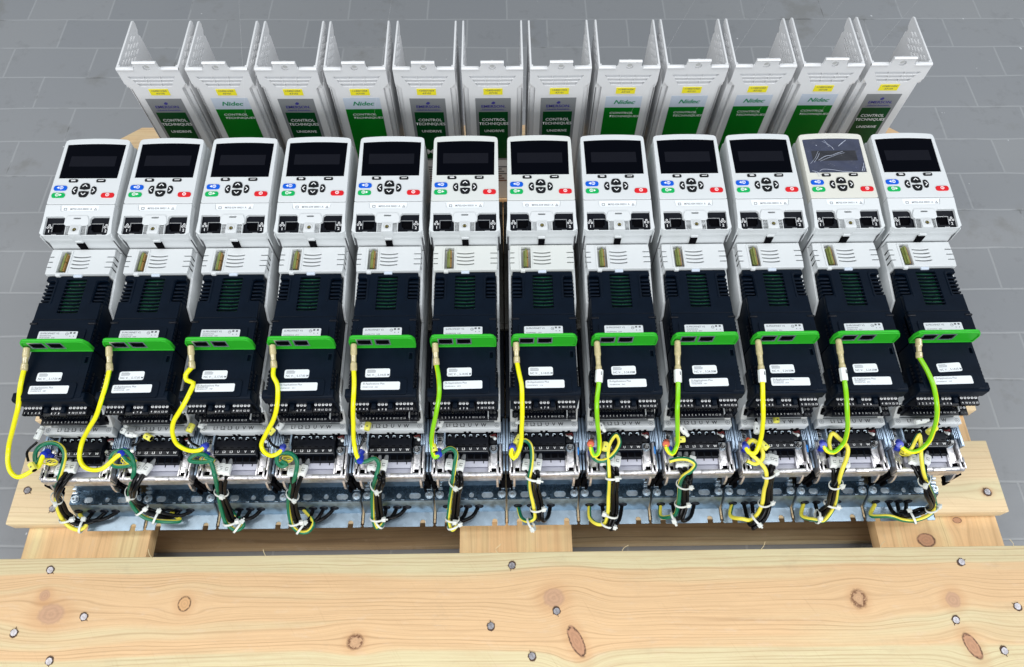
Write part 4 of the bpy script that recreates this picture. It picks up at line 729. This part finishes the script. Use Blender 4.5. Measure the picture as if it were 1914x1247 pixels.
    for k, (x, t) in enumerate(zip((-21.6, -13.0, -4.3, 4.3, 12.9, 21.6), ('L1', 'L2', 'L3', 'U', 'V', 'W'))):
        b.cyl((x, 86.2, 110.0), (0, 0, 1), 3.3, 0.5, m_hole, n=16); b.cyl((x, 85.6, 110.0), (0.25*math.sin(k*2.1), -0.45, 1), 2.3, 0.9, m_bright, n=12); b.box(x-2.2, 85.2, 110.3, x+2.2, 86.0, 110.95, m_hole)
        b.box(x-0.6, 82.8, 110.3, x+0.6, 88.0, 110.9, m_hole)
        b.text(t, x, 68.9, 110.05, 4.0, m_ink)
        b.box(x-3.5, 58.6, 102.9, x+3.5, 64.3, 103.1, m_hole); b.box(x+4.1, 57.2, 102.5, x+4.5, 64.6, 104.0, m_black)
        b.box(x-2.0, 73.8, 110.0, x+2.0, 74.6, 110.3, m_hole)
    b.box(27.2, 78.2, 84, 37.2, 92, 102, m_black2, bevel=0.8)
    b.cyl((33.4, 85.5, 103.2), (0.3, -0.6, 0.5), 2.0, 6, m_tag, n=10); b.cyl((29.4, 88, 103), (0, 0, 1), 1.6, 4, m_tag, n=10)
    b.tube([(29, 88, 106), (31, 86, 109), (34.5, 88.5, 108), (36.5, 86.5, 104)], 1.1, [m_brown], segs=6); b.tube([(29, 90, 104), (32, 89, 109), (36, 88, 106)], 1.2, [m_cblack], segs=6)
    b.build('power_terminal_block', root)
    b = MB()                                            # aluminium chassis
    b.box(-41.5, 58, 30, 41.5, 100, 84, m_zmid, bevel=1); b.box(-41.5, 42, 78, 41.5, 58, 84, m_alu, bevel=0.5)
    for x in (-45.2, 45.2): b.box(x-1.6, 66, 60, x+1.6, 109, 109, m_rail, bevel=0.4); b.box(x-1.2, 45, 60, x+1.2, 65, 96, m_rail, bevel=0.4)
    b.box(-26.2, 49.4, 84, 25.6, 57.0, 99, m_lilac, bevel=0.5); b.box(-26.2, 41.6, 84, 25.6, 49.4, 96, m_lilac, bevel=0.4)
    for x in (8.5, 20.0): b.box(x-0.5, 54, 98.8, x+0.5, 57, 99.4, m_hole)
    b.box(26.0, 42, 84, 28.0, 62, 101, m_alu, bevel=0.5)
    b.prism([(36.6, 84), (36.6, 101), (38, 103.4), (41.8, 103.4), (41.8, 84)], -41.8, 41.8, m_alu, bevel=0.5)
    b.box(2, 36.2, 101.5, 18, 41.6, 104.3, m_alu, bevel=0.9)
    for s in (-1, 1):
        x0, x1 = sorted((s*39.4, s*42.3)); b.box(x0, 42, 60, x1, 80, 104.4, m_alu, bevel=0.7)
        b.box(s*42.0-0.9, 38.5, 88, s*42.0+0.9, 53, 106.0, m_alu, bevel=0.6); b.box(s*37.2-1.2, 38.5, 88, s*37.2+1.2, 50.5, 105.0, m_alu, bevel=0.6)
        b.box(s*39.7-1.0, 41.5, 90, s*39.7+1.0, 47.5, 104.6, m_hole)
        for k in range(3): b.box(s*(38.0+k*2.1)-0.55, 76, 70, s*(38.0+k*2.1)+0.55, 101+k*2, 108.5, m_rail, bevel=0.3)
        # diagonal foot
        b.prism([(40, 70), (33.5, 66), (32, 72), (33, 80), (38, 94)], s*36.8-1.4, s*36.8+1.4, m_alu, bevel=0.5)
        b.box(s*43.0-3.2, 36.5, 52, s*43.0+3.2, 44, 86, m_hole)
        b.box(s*40-1.4, 33, 52, s*40+1.4, 38, 66, m_hole)
    b.box(28.3, 43.5, 84, 37.0, 77.5, 100.2, m_alu, bevel=0.8); b.box(29.8, 42.3, 96, 35.6, 47.0, 101.0, m_hole, bevel=0.3)
    b.curve([circ(32.6, 57.0, 4.2, 20), circ(32.6, 57.0, 3.5, 20)], 100.2, 100.7, m_alu)
    b.box(-38.2, 43.5, 84, -28.0, 68, 98, m_alu, bevel=0.8); b.box(-36.4, 42.5, 94, -30.6, 48.0, 99.0, m_hole, bevel=0.3)
    b.box(-39.0, 68, 84, -28.4, 92, 101, m_alu, bevel=0.7)
    b.prism([(-28.6, 92), (-28.6, 74), (-27.4, 71.4), (-25.6, 70.6), (-25.6, 73), (-26.6, 75), (-26.6, 92)], 84, 112, m_rail, axis='z')
    b.build('chassis', root)
    for (x, y, z) in ((32.6, 71.6, 100.2), (-34.2, 84.6, 101.0)):
        b = MB(); b.cyl((x, y, z+0.4), (0, 0, 1), 5.3, 0.9, m_bolt, n=20)
        if x > 0: b.cyl((x, y, z+2.4), (0, 0, 1), 4.2, 3.4, m_tin, n=6); b.cyl((x, y, z+6.5), (0, 0, 1), 2.1, 7, m_tin, n=12, bevel=0.4); b.ring((x, y, z+4.3), (0, 0, 1), 3.0, 0.5, m_hole)
        else: b.cyl((x, y, z+2.0), (0, 0, 1), 4.1, 2.4, m_tin, n=18, bevel=0.7); b.box(x-2.8, y-0.45, z+3.1, x+2.8, y+0.45, z+3.35, m_hole); b.box(x-0.45, y-2.8, z+3.1, x+0.45, y+2.8, z+3.36, m_hole)
        b.build('earth_stud' if x > 0 else 'earth_screw', root)
    # galvanised mounting bracket
    b = MB(); X0, X1 = -45.4, 46.6
    sl1 = rrect(-28.6, 31.6, -16.2, 39.2, 3.7, 5); sl2 = circ(2.2, 35.4, 3.3, 14); sl3 = rrect(15.4, 31.6, 30.6, 39.0, 3.6, 5)
    b.curve([[(X0, 29.6), (X1, 29.6), (X1, 42), (X1-6, 48.5), (X0+6, 48.5), (X0, 42)], sl1, sl2, sl3], 24.4, 26.0, m_zdark_refl, bevel=0.3)
    b.curve([[(X0+8, 30.2), (X1-8, 30.2), (X1-8, 47), (X0+8, 47)]], 23.4, 24.3, m_bright)  # bright shelf added under the slots so they look lit
    b.prism([(29.6, 24.0), (28.9, 25.7), (19.6, 2.6), (20.2, 1.0), (21, 1.0)], X0+0.6, X1-0.6, m_zmid, bevel=0.25)
    b.prism([(48, 24.4), (48, 26), (54, 58), (56, 84), (58, 84), (56, 58), (50, 24.4)], X0+7, X1-7, m_zmid, bevel=0.3)
    def un(xc): return [(xc-3.5, 1.0), (xc-3.5, 7.2), (xc-2.4, 9.4), (xc, 10.2), (xc+2.4, 9.4), (xc+3.5, 7.2), (xc+3.5, 1.0)]
    b.curve([[(X0+1.2, 1.0)]+un(-29.8)+un(32.2)+[(X1-1.2, 1.0), (X1, 3), (X1, 20.6), (X0, 20.6), (X0, 3)]], 0.7, 2.3, m_zinc, bevel=0.3)
    for x in (X0+0.6, X1-0.6): b.prism([(3.5, 2.3), (20, 2.3), (29.5, 24.3), (46, 24.3), (46, 2.3), (40, 2.3), (12, 2.3)][:5], x-0.5, x+0.5, m_zinc)
    for x in (-4.5, 7.5, 33): b.box(x-2.2, 29.2, 26.0, x+2.2, 30.6, 26.9, m_zinc, bevel=0.3)
    br = b.build('mounting_bracket', root)
    for x in (-39.0, 41.8):
        b = MB(); b.cyl((x, 36.2, 26.6), (0, 0, 1), 5.2, 1.0, m_bright, n=20, bevel=0.2); b.cyl((x, 36.0, 28.8), (0, 0, 1), 3.9, 3.4, m_bright, n=6, bevel=0.3); b.ring((x, 36.0, 30.6), (0, 0, 1), 2.4, 0.5, m_bright, n=14)
        b.cyl((x, 36.0, 30.2), (0, 0, 1), 1.6, 0.8, m_grip, n=8)
        b.box(x-3.6, 42.2, 25.8, x+3.6, 45.6, 29.5, m_bright, bevel=0.8); b.box(x-2.8, 47, 26, x+2.8, 50, 33, m_bright, bevel=0.6)
        b.build('screw', br)
    return root
drive0 = make_drive()
# ------------------------------------------------------------------ the twelve drives with their own labels and wiring
ORD = ['first', 'second', 'third', 'fourth', 'fifth', 'sixth', 'seventh', 'eighth', 'ninth', 'tenth', 'eleventh', 'twelfth']
VER = ['5.17.00 M', '5.17.00 M', '5.17.00 M', '5.17.00 M', '5.14.05 M', '5.14.05 M', '5.14.05 M', '5.24.00M', '5.24.00M', '5.24.00M', '5.24.00M', '5.14.05 M']
NCX = [0, 0, 1, 1, 0, 0, 0, 2, 2, -2, 1, 5]
WHAT = ['motor drive at the far left, its yellow earth wire bulging over the floor',
 'motor drive second from left, yellow tag lying on its L2 mark',
 'motor drive whose yellow wire is kinked below the green strip, third from left',
 'motor drive fourth from left with a round coiled earth loop over its terminals',
 'motor drive fifth from left, straight yellow wire, upright yellow tag on the marking strip',
 'motor drive sixth from left, lime wire passing left of its marking strip',
 'motor drive seventh from left, bright yellow wire crossing beside its L1 mark',
 'motor drive eighth from left, orange lug and tall earth loop around a yellow tag',
 'motor drive ninth from left, flat yellow tag across its lime wire',
 'motor drive third from right, double green and yellow loop beside a leaning yellow tag',
 'motor drive with creased clear film on its display, second from right',
 'motor drive at the far right, lime wire bowing across its lower label']
drives = []
for i in range(12):
    d = drive0 if i == 0 else copy_tree(drive0)
    drives.append(d)
for i, d in enumerate(drives):
    c = i-5.5; a = R(0.06*c)
    d.location = ((0.39+c*94.18+366*math.sin(a))*S, (600-0.02*c*c-366*math.cos(a))*S, 0); d.rotation_euler = (0, 0, a)
    tag(d, WHAT[i], 'motor drive', 'motor drives lying in a row on the pallet')
def kid(d, name): return [o for o in d.children if o.name.split('.')[0] == name]
def trunc(w): return w
for i, d in enumerate(drives):
    r = random.Random(100+i); C = CABLES[i]
    um = kid(d, 'communication_module')[0]; lm = kid(d, 'application_module')[0]; kp = kid(d, 'keypad')[0]
    def lab(name, x0, y0, x1, y1, z, rad, ang, parent, fn, fresh=None):
        b = MB(); b.curve([rrect(x0, y0, x1, y1, rad)], z, z+0.12, m_paper); fn(b, z+0.16)
        cx, cy = (x0+x1)/2, (y0+y1)/2; ca, sa = math.cos(R(ang)), math.sin(R(ang))
        for v in b.bm.verts: v.co.x, v.co.y = cx+(v.co.x-cx)*ca-(v.co.y-cy)*sa, cy+(v.co.x-cx)*sa+(v.co.y-cy)*ca
        return b.build(name, parent, smooth=0)
    def f1(b, z):
        b.text('SI-PROFINET V2', -21.8, 180.3, z, 3.1, m_inkf, align='LEFT', sx=1.02); b.text('S/N:8%07d   %d' % (r.randrange(10**7), r.randrange(1000, 3000)), -21.8, 174.6, z, 2.1, m_inkf, align='LEFT')
        if i in (0, 1, 2, 8, 10): b.text('82400000018600', -21.8, 177.2, z, 1.9, m_inkf, align='LEFT')
        b.curve([circ(9.2, 179.8, 1.9, 14), circ(9.2, 179.8, 1.5, 14)], z-.05, z, m_inkg); b.text('TM', 9.2, 179.8, z, 1.6, m_inkg)
        for x in (13.4, 17.6): b.box(x-1.2, 180.0, z-.05, x+1.2, 182.2, z, m_inkg)
        for x in (13.4, 17.6): b.box(x-0.4, 176.2, z-.05, x+0.4, 177.4, z, m_inkf)
    lab('label', -24, 172.2, 21.4, 183.2, 213.2, 1.3, r.uniform(-.5, .5), um, f1)
    ox = NCX[i]
    def f2(b, z):
        b.text('NC V: _ '+VER[i], -18.0+ox, 128.8, z, 3.7, m_inkf, align='LEFT', sx=0.93)
        for k, (w, m) in enumerate(((8.5, m_inkg), (10, m_inkf), (10, m_inkg), (9.5, m_inkf))): b.box(-17.6+ox, 135.2-k*1.05, z-.05, -17.6+ox+w, 135.6-k*1.05+0.1*(k % 2), z, m)
    lab('label', -19.8+ox, 126.0, 8.7+ox, 137.0, 198.8, 2.2, 3 if i == 11 else r.uniform(-1, 1), lm, f2)
    def f3(b, z):
        b.text('SI-Applications Plus', -21.4, 117.4, z, 3.1, m_inkf, align='LEFT', sx=1.02); b.text('S/N:8%07d   %d' % (r.randrange(10**7), r.randrange(1000, 3000)), -21.4, 113.2, z, 2.1, m_inkf, align='LEFT')
        if i in (0, 1, 2, 8, 9, 10): b.text('82400000018600', -21.4, 115.3, z, 1.8, m_inkf, align='LEFT')
    lab('label', -23.6, 109.8, 21.2, 119.8, 199.8, 1.6, r.uniform(-.5, .8), lm, f3)
    # earth wire with its connector
    lime = i in (5, 7, 8, 10, 11)
    w = C['w']
    b = MB(); b.tube(w, 2.7, [m_cyel, m_clime], segs=14, split=9 if not lime else 8, twist=0.0045*(-1)**i if not lime else 0.012, phase=(-1.25 if i % 2 else -2.75) if not lime else -0.4+0.2*i, step=3)
    ew = b.build('earth_wire', d, smooth=60)
    p0 = Vector(w[0]); q0 = Vector((-33.8, 163.5, 211.0)); dirv = (p0-q0); ln = dirv.length
    b = MB()
    prof = [(0, 2.6), (0.04, 3.6), (0.40, 3.9), (0.47, 3.1), (0.72, 2.9), (0.78, 3.7), (1.0, 3.9), (1.08, 3.5)]
    for (t0, r0), (t1, r1) in zip(prof, prof[1:]):
        pa, pb = q0+dirv*t0, q0+dirv*t1; b.cyl((pa+pb)/2, dirv, r0, (pb-pa).length, m_connector, n=12, r2=r1)
    b.build('push_on_connector', ew, smooth=50)
    if i in SLEEVES:
        P = Vector(SLEEVES[i]); k = min(range(len(w)-1), key=lambda k: (Vector(w[k])-P).length)
        dv = (Vector(w[1])-Vector(w[0])).normalized(); b = MB(); b.cyl(Vector(w[0])+dv*2.0, dv, 4.5, 15, m_tag, n=8, bevel=0.5); b.box(w[0][0]+1.5, w[0][1]-2.5, w[0][2]+4.0, w[0][0]+2.3, w[0][1]+2, w[0][2]+4.6, m_inkg)
        b.build('marker_sleeve', ew)
    # supply loom
    b = MB(); b.tube(C['h'], 2.6, [m_cyel2, m_cgreen], segs=16, split=7, twist=0.007, phase=0.5*i+(2.4 if i in (0, 8) else 0), step=2.5)
    b.build('earth_cable', d, smooth=60)
    for pts, tx in zip(C['b'], ('L1', 'L2', 'L3')):
        b = MB(); q = [Vector(p) for p in pts]; mid = q[0].lerp(q[1], 0.5)
        b.tube([q[1]+(q[0]-q[1])*0.1]+pts[1:], 2.55, [m_cblack], segs=10)
        cb_ = b.build('power_cable', d, smooth=60)
        dv = (q[1]-q[0]).normalized()
        b = MB(); b.cyl(q[0]+dv*2.0+Vector((0, 0, 1)), dv, 2.8, 10, m_grip, n=10, r2=3.1); b.build('ferrule', cb_, smooth=50)
        sid = Vector((0, 0, 1)).cross(dv).normalized(); upv = dv.cross(sid); c0 = q[1]-dv*5.0+Vector((0, 0, 2.5))
        b = MB(); t = [(-3.9, -6.8), (3.9, -6.8), (4.3, 6.8), (-4.3, 6.8)]
        b.prism(t, -3.4, 3.4, m_tag, axis='z', bevel=0.8, xf=lambda p: c0+sid*p[0]*-1+dv*p[1]-upv*p[2]*-1)
        b.text(tx, 0, 0, 0, 5.2, m_inkg, xf=lambda p: c0+dv*(p[0])+sid*(p[1])*1+Vector((0, 0, 3.7)))
        b.build('cable_marker', cb_)
    for cpos, tv in C['t']:
        b = MB(); T_ = Vector(tv); c0 = Vector(cpos)
        n_ = Vector((-T_.y, T_.x, 0)).normalized(); u_ = n_.cross(T_).normalized()
        rows = []
        for k in range(24):
            an = 2*math.pi*k/24; e = lambda rr: c0+n_*(8.6+rr)*math.cos(an)+u_*(6.2+rr)*math.sin(an)
            rows.append([b.bm.verts.new(e(rr)+T_*hh) for rr, hh in ((0, -1.3), (0.9, -1.3), (0.9, 1.3), (0, 1.3))])
        mi_ = b.mi(m_tie)
        for k in range(24):
            for j in range(4): b.bm.faces.new((rows[k][j], rows[(k+1) % 24][j], rows[(k+1) % 24][(j+1) % 4], rows[k][(j+1) % 4])).material_index = mi_
        an = R(r.choice((20, 40, 65, -150))) if i % 3 else R(35)
        hc = c0+n_*9.6*math.cos(an)+u_*(u_.z and 1)*7.0*abs(math.sin(an))*(1 if u_.z > 0 else -1)
        b.box(-2.6, -2.8, -2.3, 2.6, 2.8, 2.3, m_tie, bevel=0.6, xf=lambda p: hc+n_*p[0]+T_*p[1]+u_*p[2])
        tl = hc+n_*2.5; b.box(-0.5, -1.0, -0.4, r.uniform(1.0, 3.0), 1.0, 0.4, m_tie, xf=lambda p: tl+n_*p[0]+T_*p[1]+u_*p[2])
        b.build('cable_tie', d, smooth=40)
    for g in C['g']:
        b = MB(); nrm = Vector((0, -0.93, 0.37)); cg = Vector((g[0], 24.2, 13.2))
        b.ring(cg, nrm, 4.4, 1.5, m_black2, n=18, k=8, e=0.62); b.cyl(cg+nrm*0.3, nrm, 3.6, 1.6, m_black2, n=14)
        b.build('grommet', d)
    # lug crimped to the earth screw, small curls of spare wire
    li = m_redins if i in (7, 8) else m_blueins
    e = Vector(C['w'][-1]); s_ = Vector((-34.2, 84.6, 104.5)); dv = (s_-e).normalized() if (s_-e).length > 1 else Vector((0, 1, 0))
    b = MB(); b.cyl(e+dv*3.5, dv, 4.0, 11, li, n=12, bevel=0.8); b.cyl(e+dv*0.5, dv, 4.4, 2.4, li, n=12, bevel=0.4)
    b.box(s_.x-3, s_.y-14, 103.4, s_.x+3, s_.y-1, 104.2, m_tin, bevel=0.3)
    b.cyl(Vector((-35.5, 66.5, 107)), (0.5, 0.8, 0.2), 3.6, 9, m_blueins, n=12, bevel=0.7)
    if i == 9: b.cyl(Vector((-32.5, 74.5, 112)), (0.5, 0.8, 0.2), 3.2, 8, m_redins, n=12, bevel=0.7)
    b.build('earth_lug', d)
    if i in (0, 1, 2, 3, 11):
        b = MB(); pts = []
        for k in range(30):
            an = k*0.75; rr = 6.5-0.09*k; pts.append((-31+rr*1.3*math.cos(an)+0.15*k, 58+rr*0.62*math.sin(an), 112+4*math.sin(an*0.5)))
        b.tube(pts, 0.8, [m_cyel2], segs=6, step=2); b.build('binding_wire', d, smooth=60)
    # loose marker sleeves
    for kind, pos, ang, ln, wp in C['m']:
        b = MB(); dv = Vector((math.cos(R(ang)), math.sin(R(ang)), 0.0)); p = Vector(pos)
        L_ = ln*0.62
        if kind == 'w':
            b.cyl(p, dv, 3.7, L_, m_tag, n=8, bevel=0.6); b.cyl(p+dv*(L_/2+2), dv, 2.4, 5, m_tag, n=10, bevel=0.8)
            b.box(p.x-1.2, p.y-1.2, p.z+3.4, p.x+0.2, p.y+1.0, p.z+3.9, m_inkg)
        else:
            b.cyl(p, dv, 4.0, L_, m_ytag, n=8, bevel=0.4); b.cyl(p+dv*(L_/2+0.1), dv, 2.9, 0.4, m_hole, n=8)
            b.box(p.x-0.6, p.y-2.0, p.z+3.7, p.x+0.9, p.y-0.4, p.z+4.2, m_inkg)
        if len(wp) == 1: wp = [wp[0], (wp[0][0]+3, wp[0][1]-6, wp[0][2]-6)]
        if wp: b.tube(wp, 1.5, [m_cblack], segs=8)
        b.build('marker_sleeve', d)
    if i == 7 or i == 9 or i == 6:
        b = MB(); b.box(41.4, 62, 96, 42.9, 71, 105.4, m_bluetape); b.build('blue_mark', kid(d, 'chassis')[0])
for i in (5, 6):
    for o in kid(drives[i], 'keypad')+kid(drives[i], 'vent_panel'):
        o.data = o.data.copy()
        for q in range(len(o.data.materials)):
            if o.data.materials[q] == m_white: o.data.materials[q] = m_white2
# the eleventh drive still wears its protective film and has yellowed
d = drives[10]; kp = kid(d, 'keypad')[0]; kp.data = kp.data.copy(); kp.data.materials[0] = m_cream; kp['label'] = 'yellowed keypad with creased film over the display'
for o in kid(d, 'keypad')[0].children:
    if o.name.startswith('screen'): o.data = o.data.copy(); o.data.materials[0] = m_film_scr; scr11 = o
b = MB()
def cr(pts, w): 
    q = [(x, y, kz(y)+0.15+0.5*math.sin(k)) for k, (x, y) in enumerate(pts)]; b.tube(q, w*0.6, [m_crease_glint], segs=5, step=1.5)
for pts, w in [([(-22, 399), (-12, 405), (-3, 406.5), (2, 409), (12, 413)], .42), ([(-20, 397.5), (-10, 402), (-3, 404.5), (3, 407.5), (14, 411)], .28),
    ([(-33, 394), (-26, 402), (-20, 413)], .28), ([(-28, 396), (-22, 404), (-19, 410)], .38), ([(8, 421), (13, 425.5), (19, 430)], .5), ([(10, 423), (14, 426)], .6),
    ([(-9, 431), (-6, 425), (-1, 419), (1, 415)], .3), ([(-12, 429), (-8, 426), (-4, 420)], .2), ([(-24, 382), (-20, 384.5), (-6, 383.5), (5, 381.5), (18, 381)], .35), ([(-33, 383), (-27, 380.5), (-24, 376)], .3),
    ([(30, 382), (33, 388), (34.5, 394)], .45), ([(31, 381), (32, 388)], .35), ([(33, 382), (35.5, 389)], .35), ([(-30, 381), (-27, 377), (-26, 373)], .3), ([(-21, 423), (-20, 422)], .6)]: cr(pts, w)
fm, fnt, fb = nmat('clear_film'); fb.inputs['Base Color'].default_value = (0.9, 0.92, 1, 1); fb.inputs['Roughness'].default_value = 0.12; fb.inputs['Alpha'].default_value = 0.035
nz_ = random.Random(3)
g_ = [[b.bm.verts.new((-39.5+80*ix/26, 376.5+60.5*iy/20, kz(376.5+60.5*iy/20)+0.9+nz_.uniform(-0.35, 0.35)+0.8*math.sin(ix*0.7+iy*0.9))) for ix in range(27)] for iy in range(21)]
fmi = b.mi(fm)
for iy in range(20):
    for ix in range(26): b.bm.faces.new((g_[iy][ix], g_[iy][ix+1], g_[iy+1][ix+1], g_[iy+1][ix])).material_index = fmi
b.build('protective_film', kp, smooth=0)

# ------------------------------------------------------------------ front covers standing behind the drives (origin: front foot of the cover)
def CX(c): return (c[0], -c[2], c[1])                 # drawn in x,z ; extruded towards the viewer
def make_cover():
    root = empty('drive_cover')
    b = MB(); W_ = 41.2
    body = [(-W_, 274), (-17.2, 273.2), (-15.6, 275), (-15.2, 283.5), (-6, 283.8), (0, 284.4), (6, 283.8), (15.2, 283.5), (15.6, 275), (17.2, 273.2), (W_, 274), (W_, 248), (33.2, 239.0), (-33.2, 239.0), (-W_, 248)]
    hole = circ(0, 275.2, 4.6, 18)
    def louv(zb, zt, wb, wt): return [(-wb, zb)]+bow(-wb, wb, zb, -0.7)[1:-1]+[(wb, zb), (wt, zt), (-wt, zt)]
    v1 = louv(255.6, 260.6, 28.4, 31.8); v2 = louv(249.6, 254.2, 24.8, 27.6); v3 = louv(242.8, 248.2, 21.0, 24.2)
    b.curve([body, hole, v1, v2, v3], -3.2, 0, m_cover, xf=CX); b.box(-33.2, 0.0, 1, 33.2, 3.2, 239.0, m_cover)
    for (zb, zt, wb, wt) in ((255.0, 260.6, 28.2, 31.8), (249.0, 254.2, 24.6, 27.8), (242.2, 248.2, 20.6, 24.4)):
        b.prism([(0.35, zb), (0.35, zb+1.0), (6.0, zb+2.6), (6.0, zb+1.6)], -wt, wt, m_cover)
        for x in (-wb*0.38, wb*0.38): b.box(x-0.5, 0.3, zb, x+0.5, 6, zt+0.5, m_cover)
    # rolled upper edges and finger tab
    for s in (-1, 1): b.prism([(-0.6, 270.0), (-1.0, 272.5), (0, 274.4), (3.4, 274.8), (3.4, 270)], min(s*18, s*W_), max(s*18, s*W_), m_cover, bevel=0.5)
    b.prism([(-0.3, 281.4), (-2.2, 284.0), (0.5, 285.6), (3.6, 284), (3.6, 281)], -15.4, 15.4, m_cover, bevel=0.5)
    b.cyl((0, 5.4, 275.2), (0, 1, 0), 5.4, 4.6, m_cover, n=18); b.cyl((0, 2.95, 275.2), (0, 1, 0), 3.2, 0.6, m_grey_pl, n=14)
    b.build('front_panel', root)
    for s in (-1, 1):
        b = MB()
        x0, x1 = sorted((s*38.9, s*41.3))
        fl = [(2, 240), (3.4, 272.5), (4.2, 274.2), (90.5, 274.6), (93.6, 273.2), (95.0, 269.5), (94.6, 252), (88.5, 251.5), (86.8, 240), (86, 262), (84.6, 262), (84.0, 10), (84, 1.0), (8, 1.0), (8, 236)]
        fl = [(2, 240), (2, 274.2), (90.5, 274.6), (93.8, 273), (95, 269), (92.5, 258.5), (88.6, 256), (88.0, 246), (89.5, 252), (91.5, 250), (91, 1), (8, 1), (8, 240)]
        holes = []
        for rr, z in enumerate((266.5, 261.3, 256.1, 250.9, 245.7)):
            y = 15+(rr % 2)*7
            while y+11 < 80: holes.append(rrect(y, z-1.1, y+11, z+1.1, 0.9, 2)); y += 15
        b.curve([fl]+holes, x0, x1, m_cover, bevel=0.4, xf=lambda c: (c[2], c[0], c[1]))
        b.box(s*38.2-1.2, 3.4, 262, s*38.2+1.2, 7.0, 274.0, m_cover, bevel=0.4)
        # stepped wing beside the centre panel
        x0, x1 = sorted((s*33.4, s*39.0)); b.box(x0, 8.0, 1, x1, 10.2, 246, m_cover, bevel=0.4)
        x0, x1 = sorted((s*31.6, s*33.3)); b.box(x0, 3.4, 1, x1, 9.8, 236, m_cover, bevel=0.3)
        x0, x1 = sorted((s*39.2, s*42.0)); b.prism([(8, 1), (8, 232), (11, 240), (30, 240), (30, 1)], x0, x1, m_cover, bevel=0.5)
        b.prism([(-0.0, 248.4), (8.2, 246), (8.2, 238), (3, 238)], min(s*33.4, s*40), max(s*33.4, s*40), m_cover)
        b.build('side_flap', root)
    return root
cover0 = make_cover()
def emerson():
    b = MB()
    b.curve([rrect(-24.8, 94, 24.8, 221, 0.5)], 0.02, 0.2, m_silver, xf=CX)
    b.curve([rrect(-20.8, 98, 20.8, 195, 0.5)], 0.2, 0.32, m_dglab, xf=CX)
    F = lambda o: (lambda c: (c[0], -0.36-o, c[1]))
    b.curve([[(-2.6, 212.0), (0.2, 214.8), (3.0, 213.6), (2.8, 211.2), (0.4, 209.6), (-2.0, 210.4)]], 0.2, 0.36, m_inkb, xf=CX)
    b.text('EMERSON.', 0.2, 205.4, 0, 7.0, m_inkb, sx=1.06, xf=F(0)); b.text('EMERSON.', 0.45, 205.4, 0, 7.0, m_inkb, sx=1.06, xf=F(0.02))
    b.text('Industrial Automation', 0, 199.8, 0, 3.6, m_inkb, sx=0.98, xf=F(0))
    b.box(-18.5, -0.3, 198.0, 18.5, -0.22, 198.4, m_inkb)
    b.text('CONTROL', 0.3, 179.5, 0, 7.2, m_ink, sx=0.98, xf=F(0)); b.text('TECHNIQUES', 0.3, 171.6, 0, 7.2, m_ink, sx=0.98, xf=F(0)); b.text('UNIDRIVE', 0.8, 156.8, 0, 6.6, m_ink, xf=F(0))
    b.text('M', -5.0, 112.5, 0, 15, m_ink, xf=F(0))
    for k in range(7): b.box(-18+3*(k % 2), -0.3, 44+k*5.5, 19-4*(k % 3), -0.1, 46.2+k*5.5, m_inkf if k > 2 else m_brown)
    return b.build('label', smooth=0)
def nidec():
    b = MB(); F = lambda c: (c[0], -0.36, c[1])
    b.curve([rrect(-25.4, 94, 25.4, 222.6, 0.5)], 0.02, 0.2, m_bluelab, xf=CX)
    b.curve([rrect(-25.4, 94, 25.4, 201.4, 0.5)], 0.2, 0.3, m_glab, xf=CX)
    b.text('Nidec', 0.5, 211.6, 0, 10.5, m_inkgr, sx=1.15, shear=0.3, xf=F); b.text('Nidec', 0.9, 211.6, 0, 10.5, m_inkgr, sx=1.15, shear=0.3, xf=lambda c: (c[0], -0.38, c[1]))
    b.text('CONTROL', -17.6, 191.0, 0, 5.2, m_ink, align='LEFT', sx=1.35, shear=0.2, xf=F); b.text('TECHNIQUES', -17.6, 184.6, 0, 5.2, m_ink, align='LEFT', sx=1.35, shear=0.2, xf=F)
    return b.build('label', smooth=0)
E0, N0 = emerson(), nidec(); used = {'E': False, 'N': False}
KINDS = 'ENENEEENNNNE'
CODE = [('=3400+H04', '-KF100'), ('=3400+H03', '-KF101'), ('=3400+H04', '-KF103'), ('=1400+H04', '-KF100'), ('=3400+H04', '-KF103'), ('=3400+H03', '-KF102'),
        ('=3400+H03', '-KF101'), ('=1400+H04', '-KF103'), ('=1400+H03', '-KF101'), ('=1400+H03', '-KF102'), ('=1400+H04', '-KF104'), ('=3400+H04', '-KF104')]
covers = [cover0]+[copy_tree(cover0) for _ in range(11)]
rr_ = random.Random(9)
for i, c in enumerate(covers):
    c.location = ((-469.5+i*91.47)*S, (776+0.10*(i-5.5)**2-1.5)*S, 0.0003); c.rotation_euler = (0, 0, R(rr_.uniform(-0.5, 0.5)))
    k = KINDS[i]; src = E0 if k == 'E' else N0
    o = src if not used[k] else src.copy()
    if used[k]: col.objects.link(o)
    used[k] = True; o.parent = c
    b = MB(); b.box(-13, -0.55, 227.6, 13.4, -0.05, 238.6, m_yel); F = lambda p: (p[0], -0.62, p[1])
    b.text(CODE[i][0], 0.2, 235.4, 0, 4.3, m_inkg, xf=F); b.text(CODE[i][1], 0.2, 230.7, 0, 4.3, m_inkg, xf=F)
    b.build('yellow_sticker', c, smooth=0)
    n = ORD[i] if i < 6 else ORD[11-i]; side = 'left' if i < 6 else 'right'
    side_t = 'at the far %s' % side if i in (0, 11) else '%s from %s' % (n, side)
    tag(c, 'upright off white cover with %s label, sticker %s, %s' % ('dark green' if k == 'E' else 'bright green', CODE[i][1][1:], side_t), 'cover', 'covers standing in a row behind the drives')
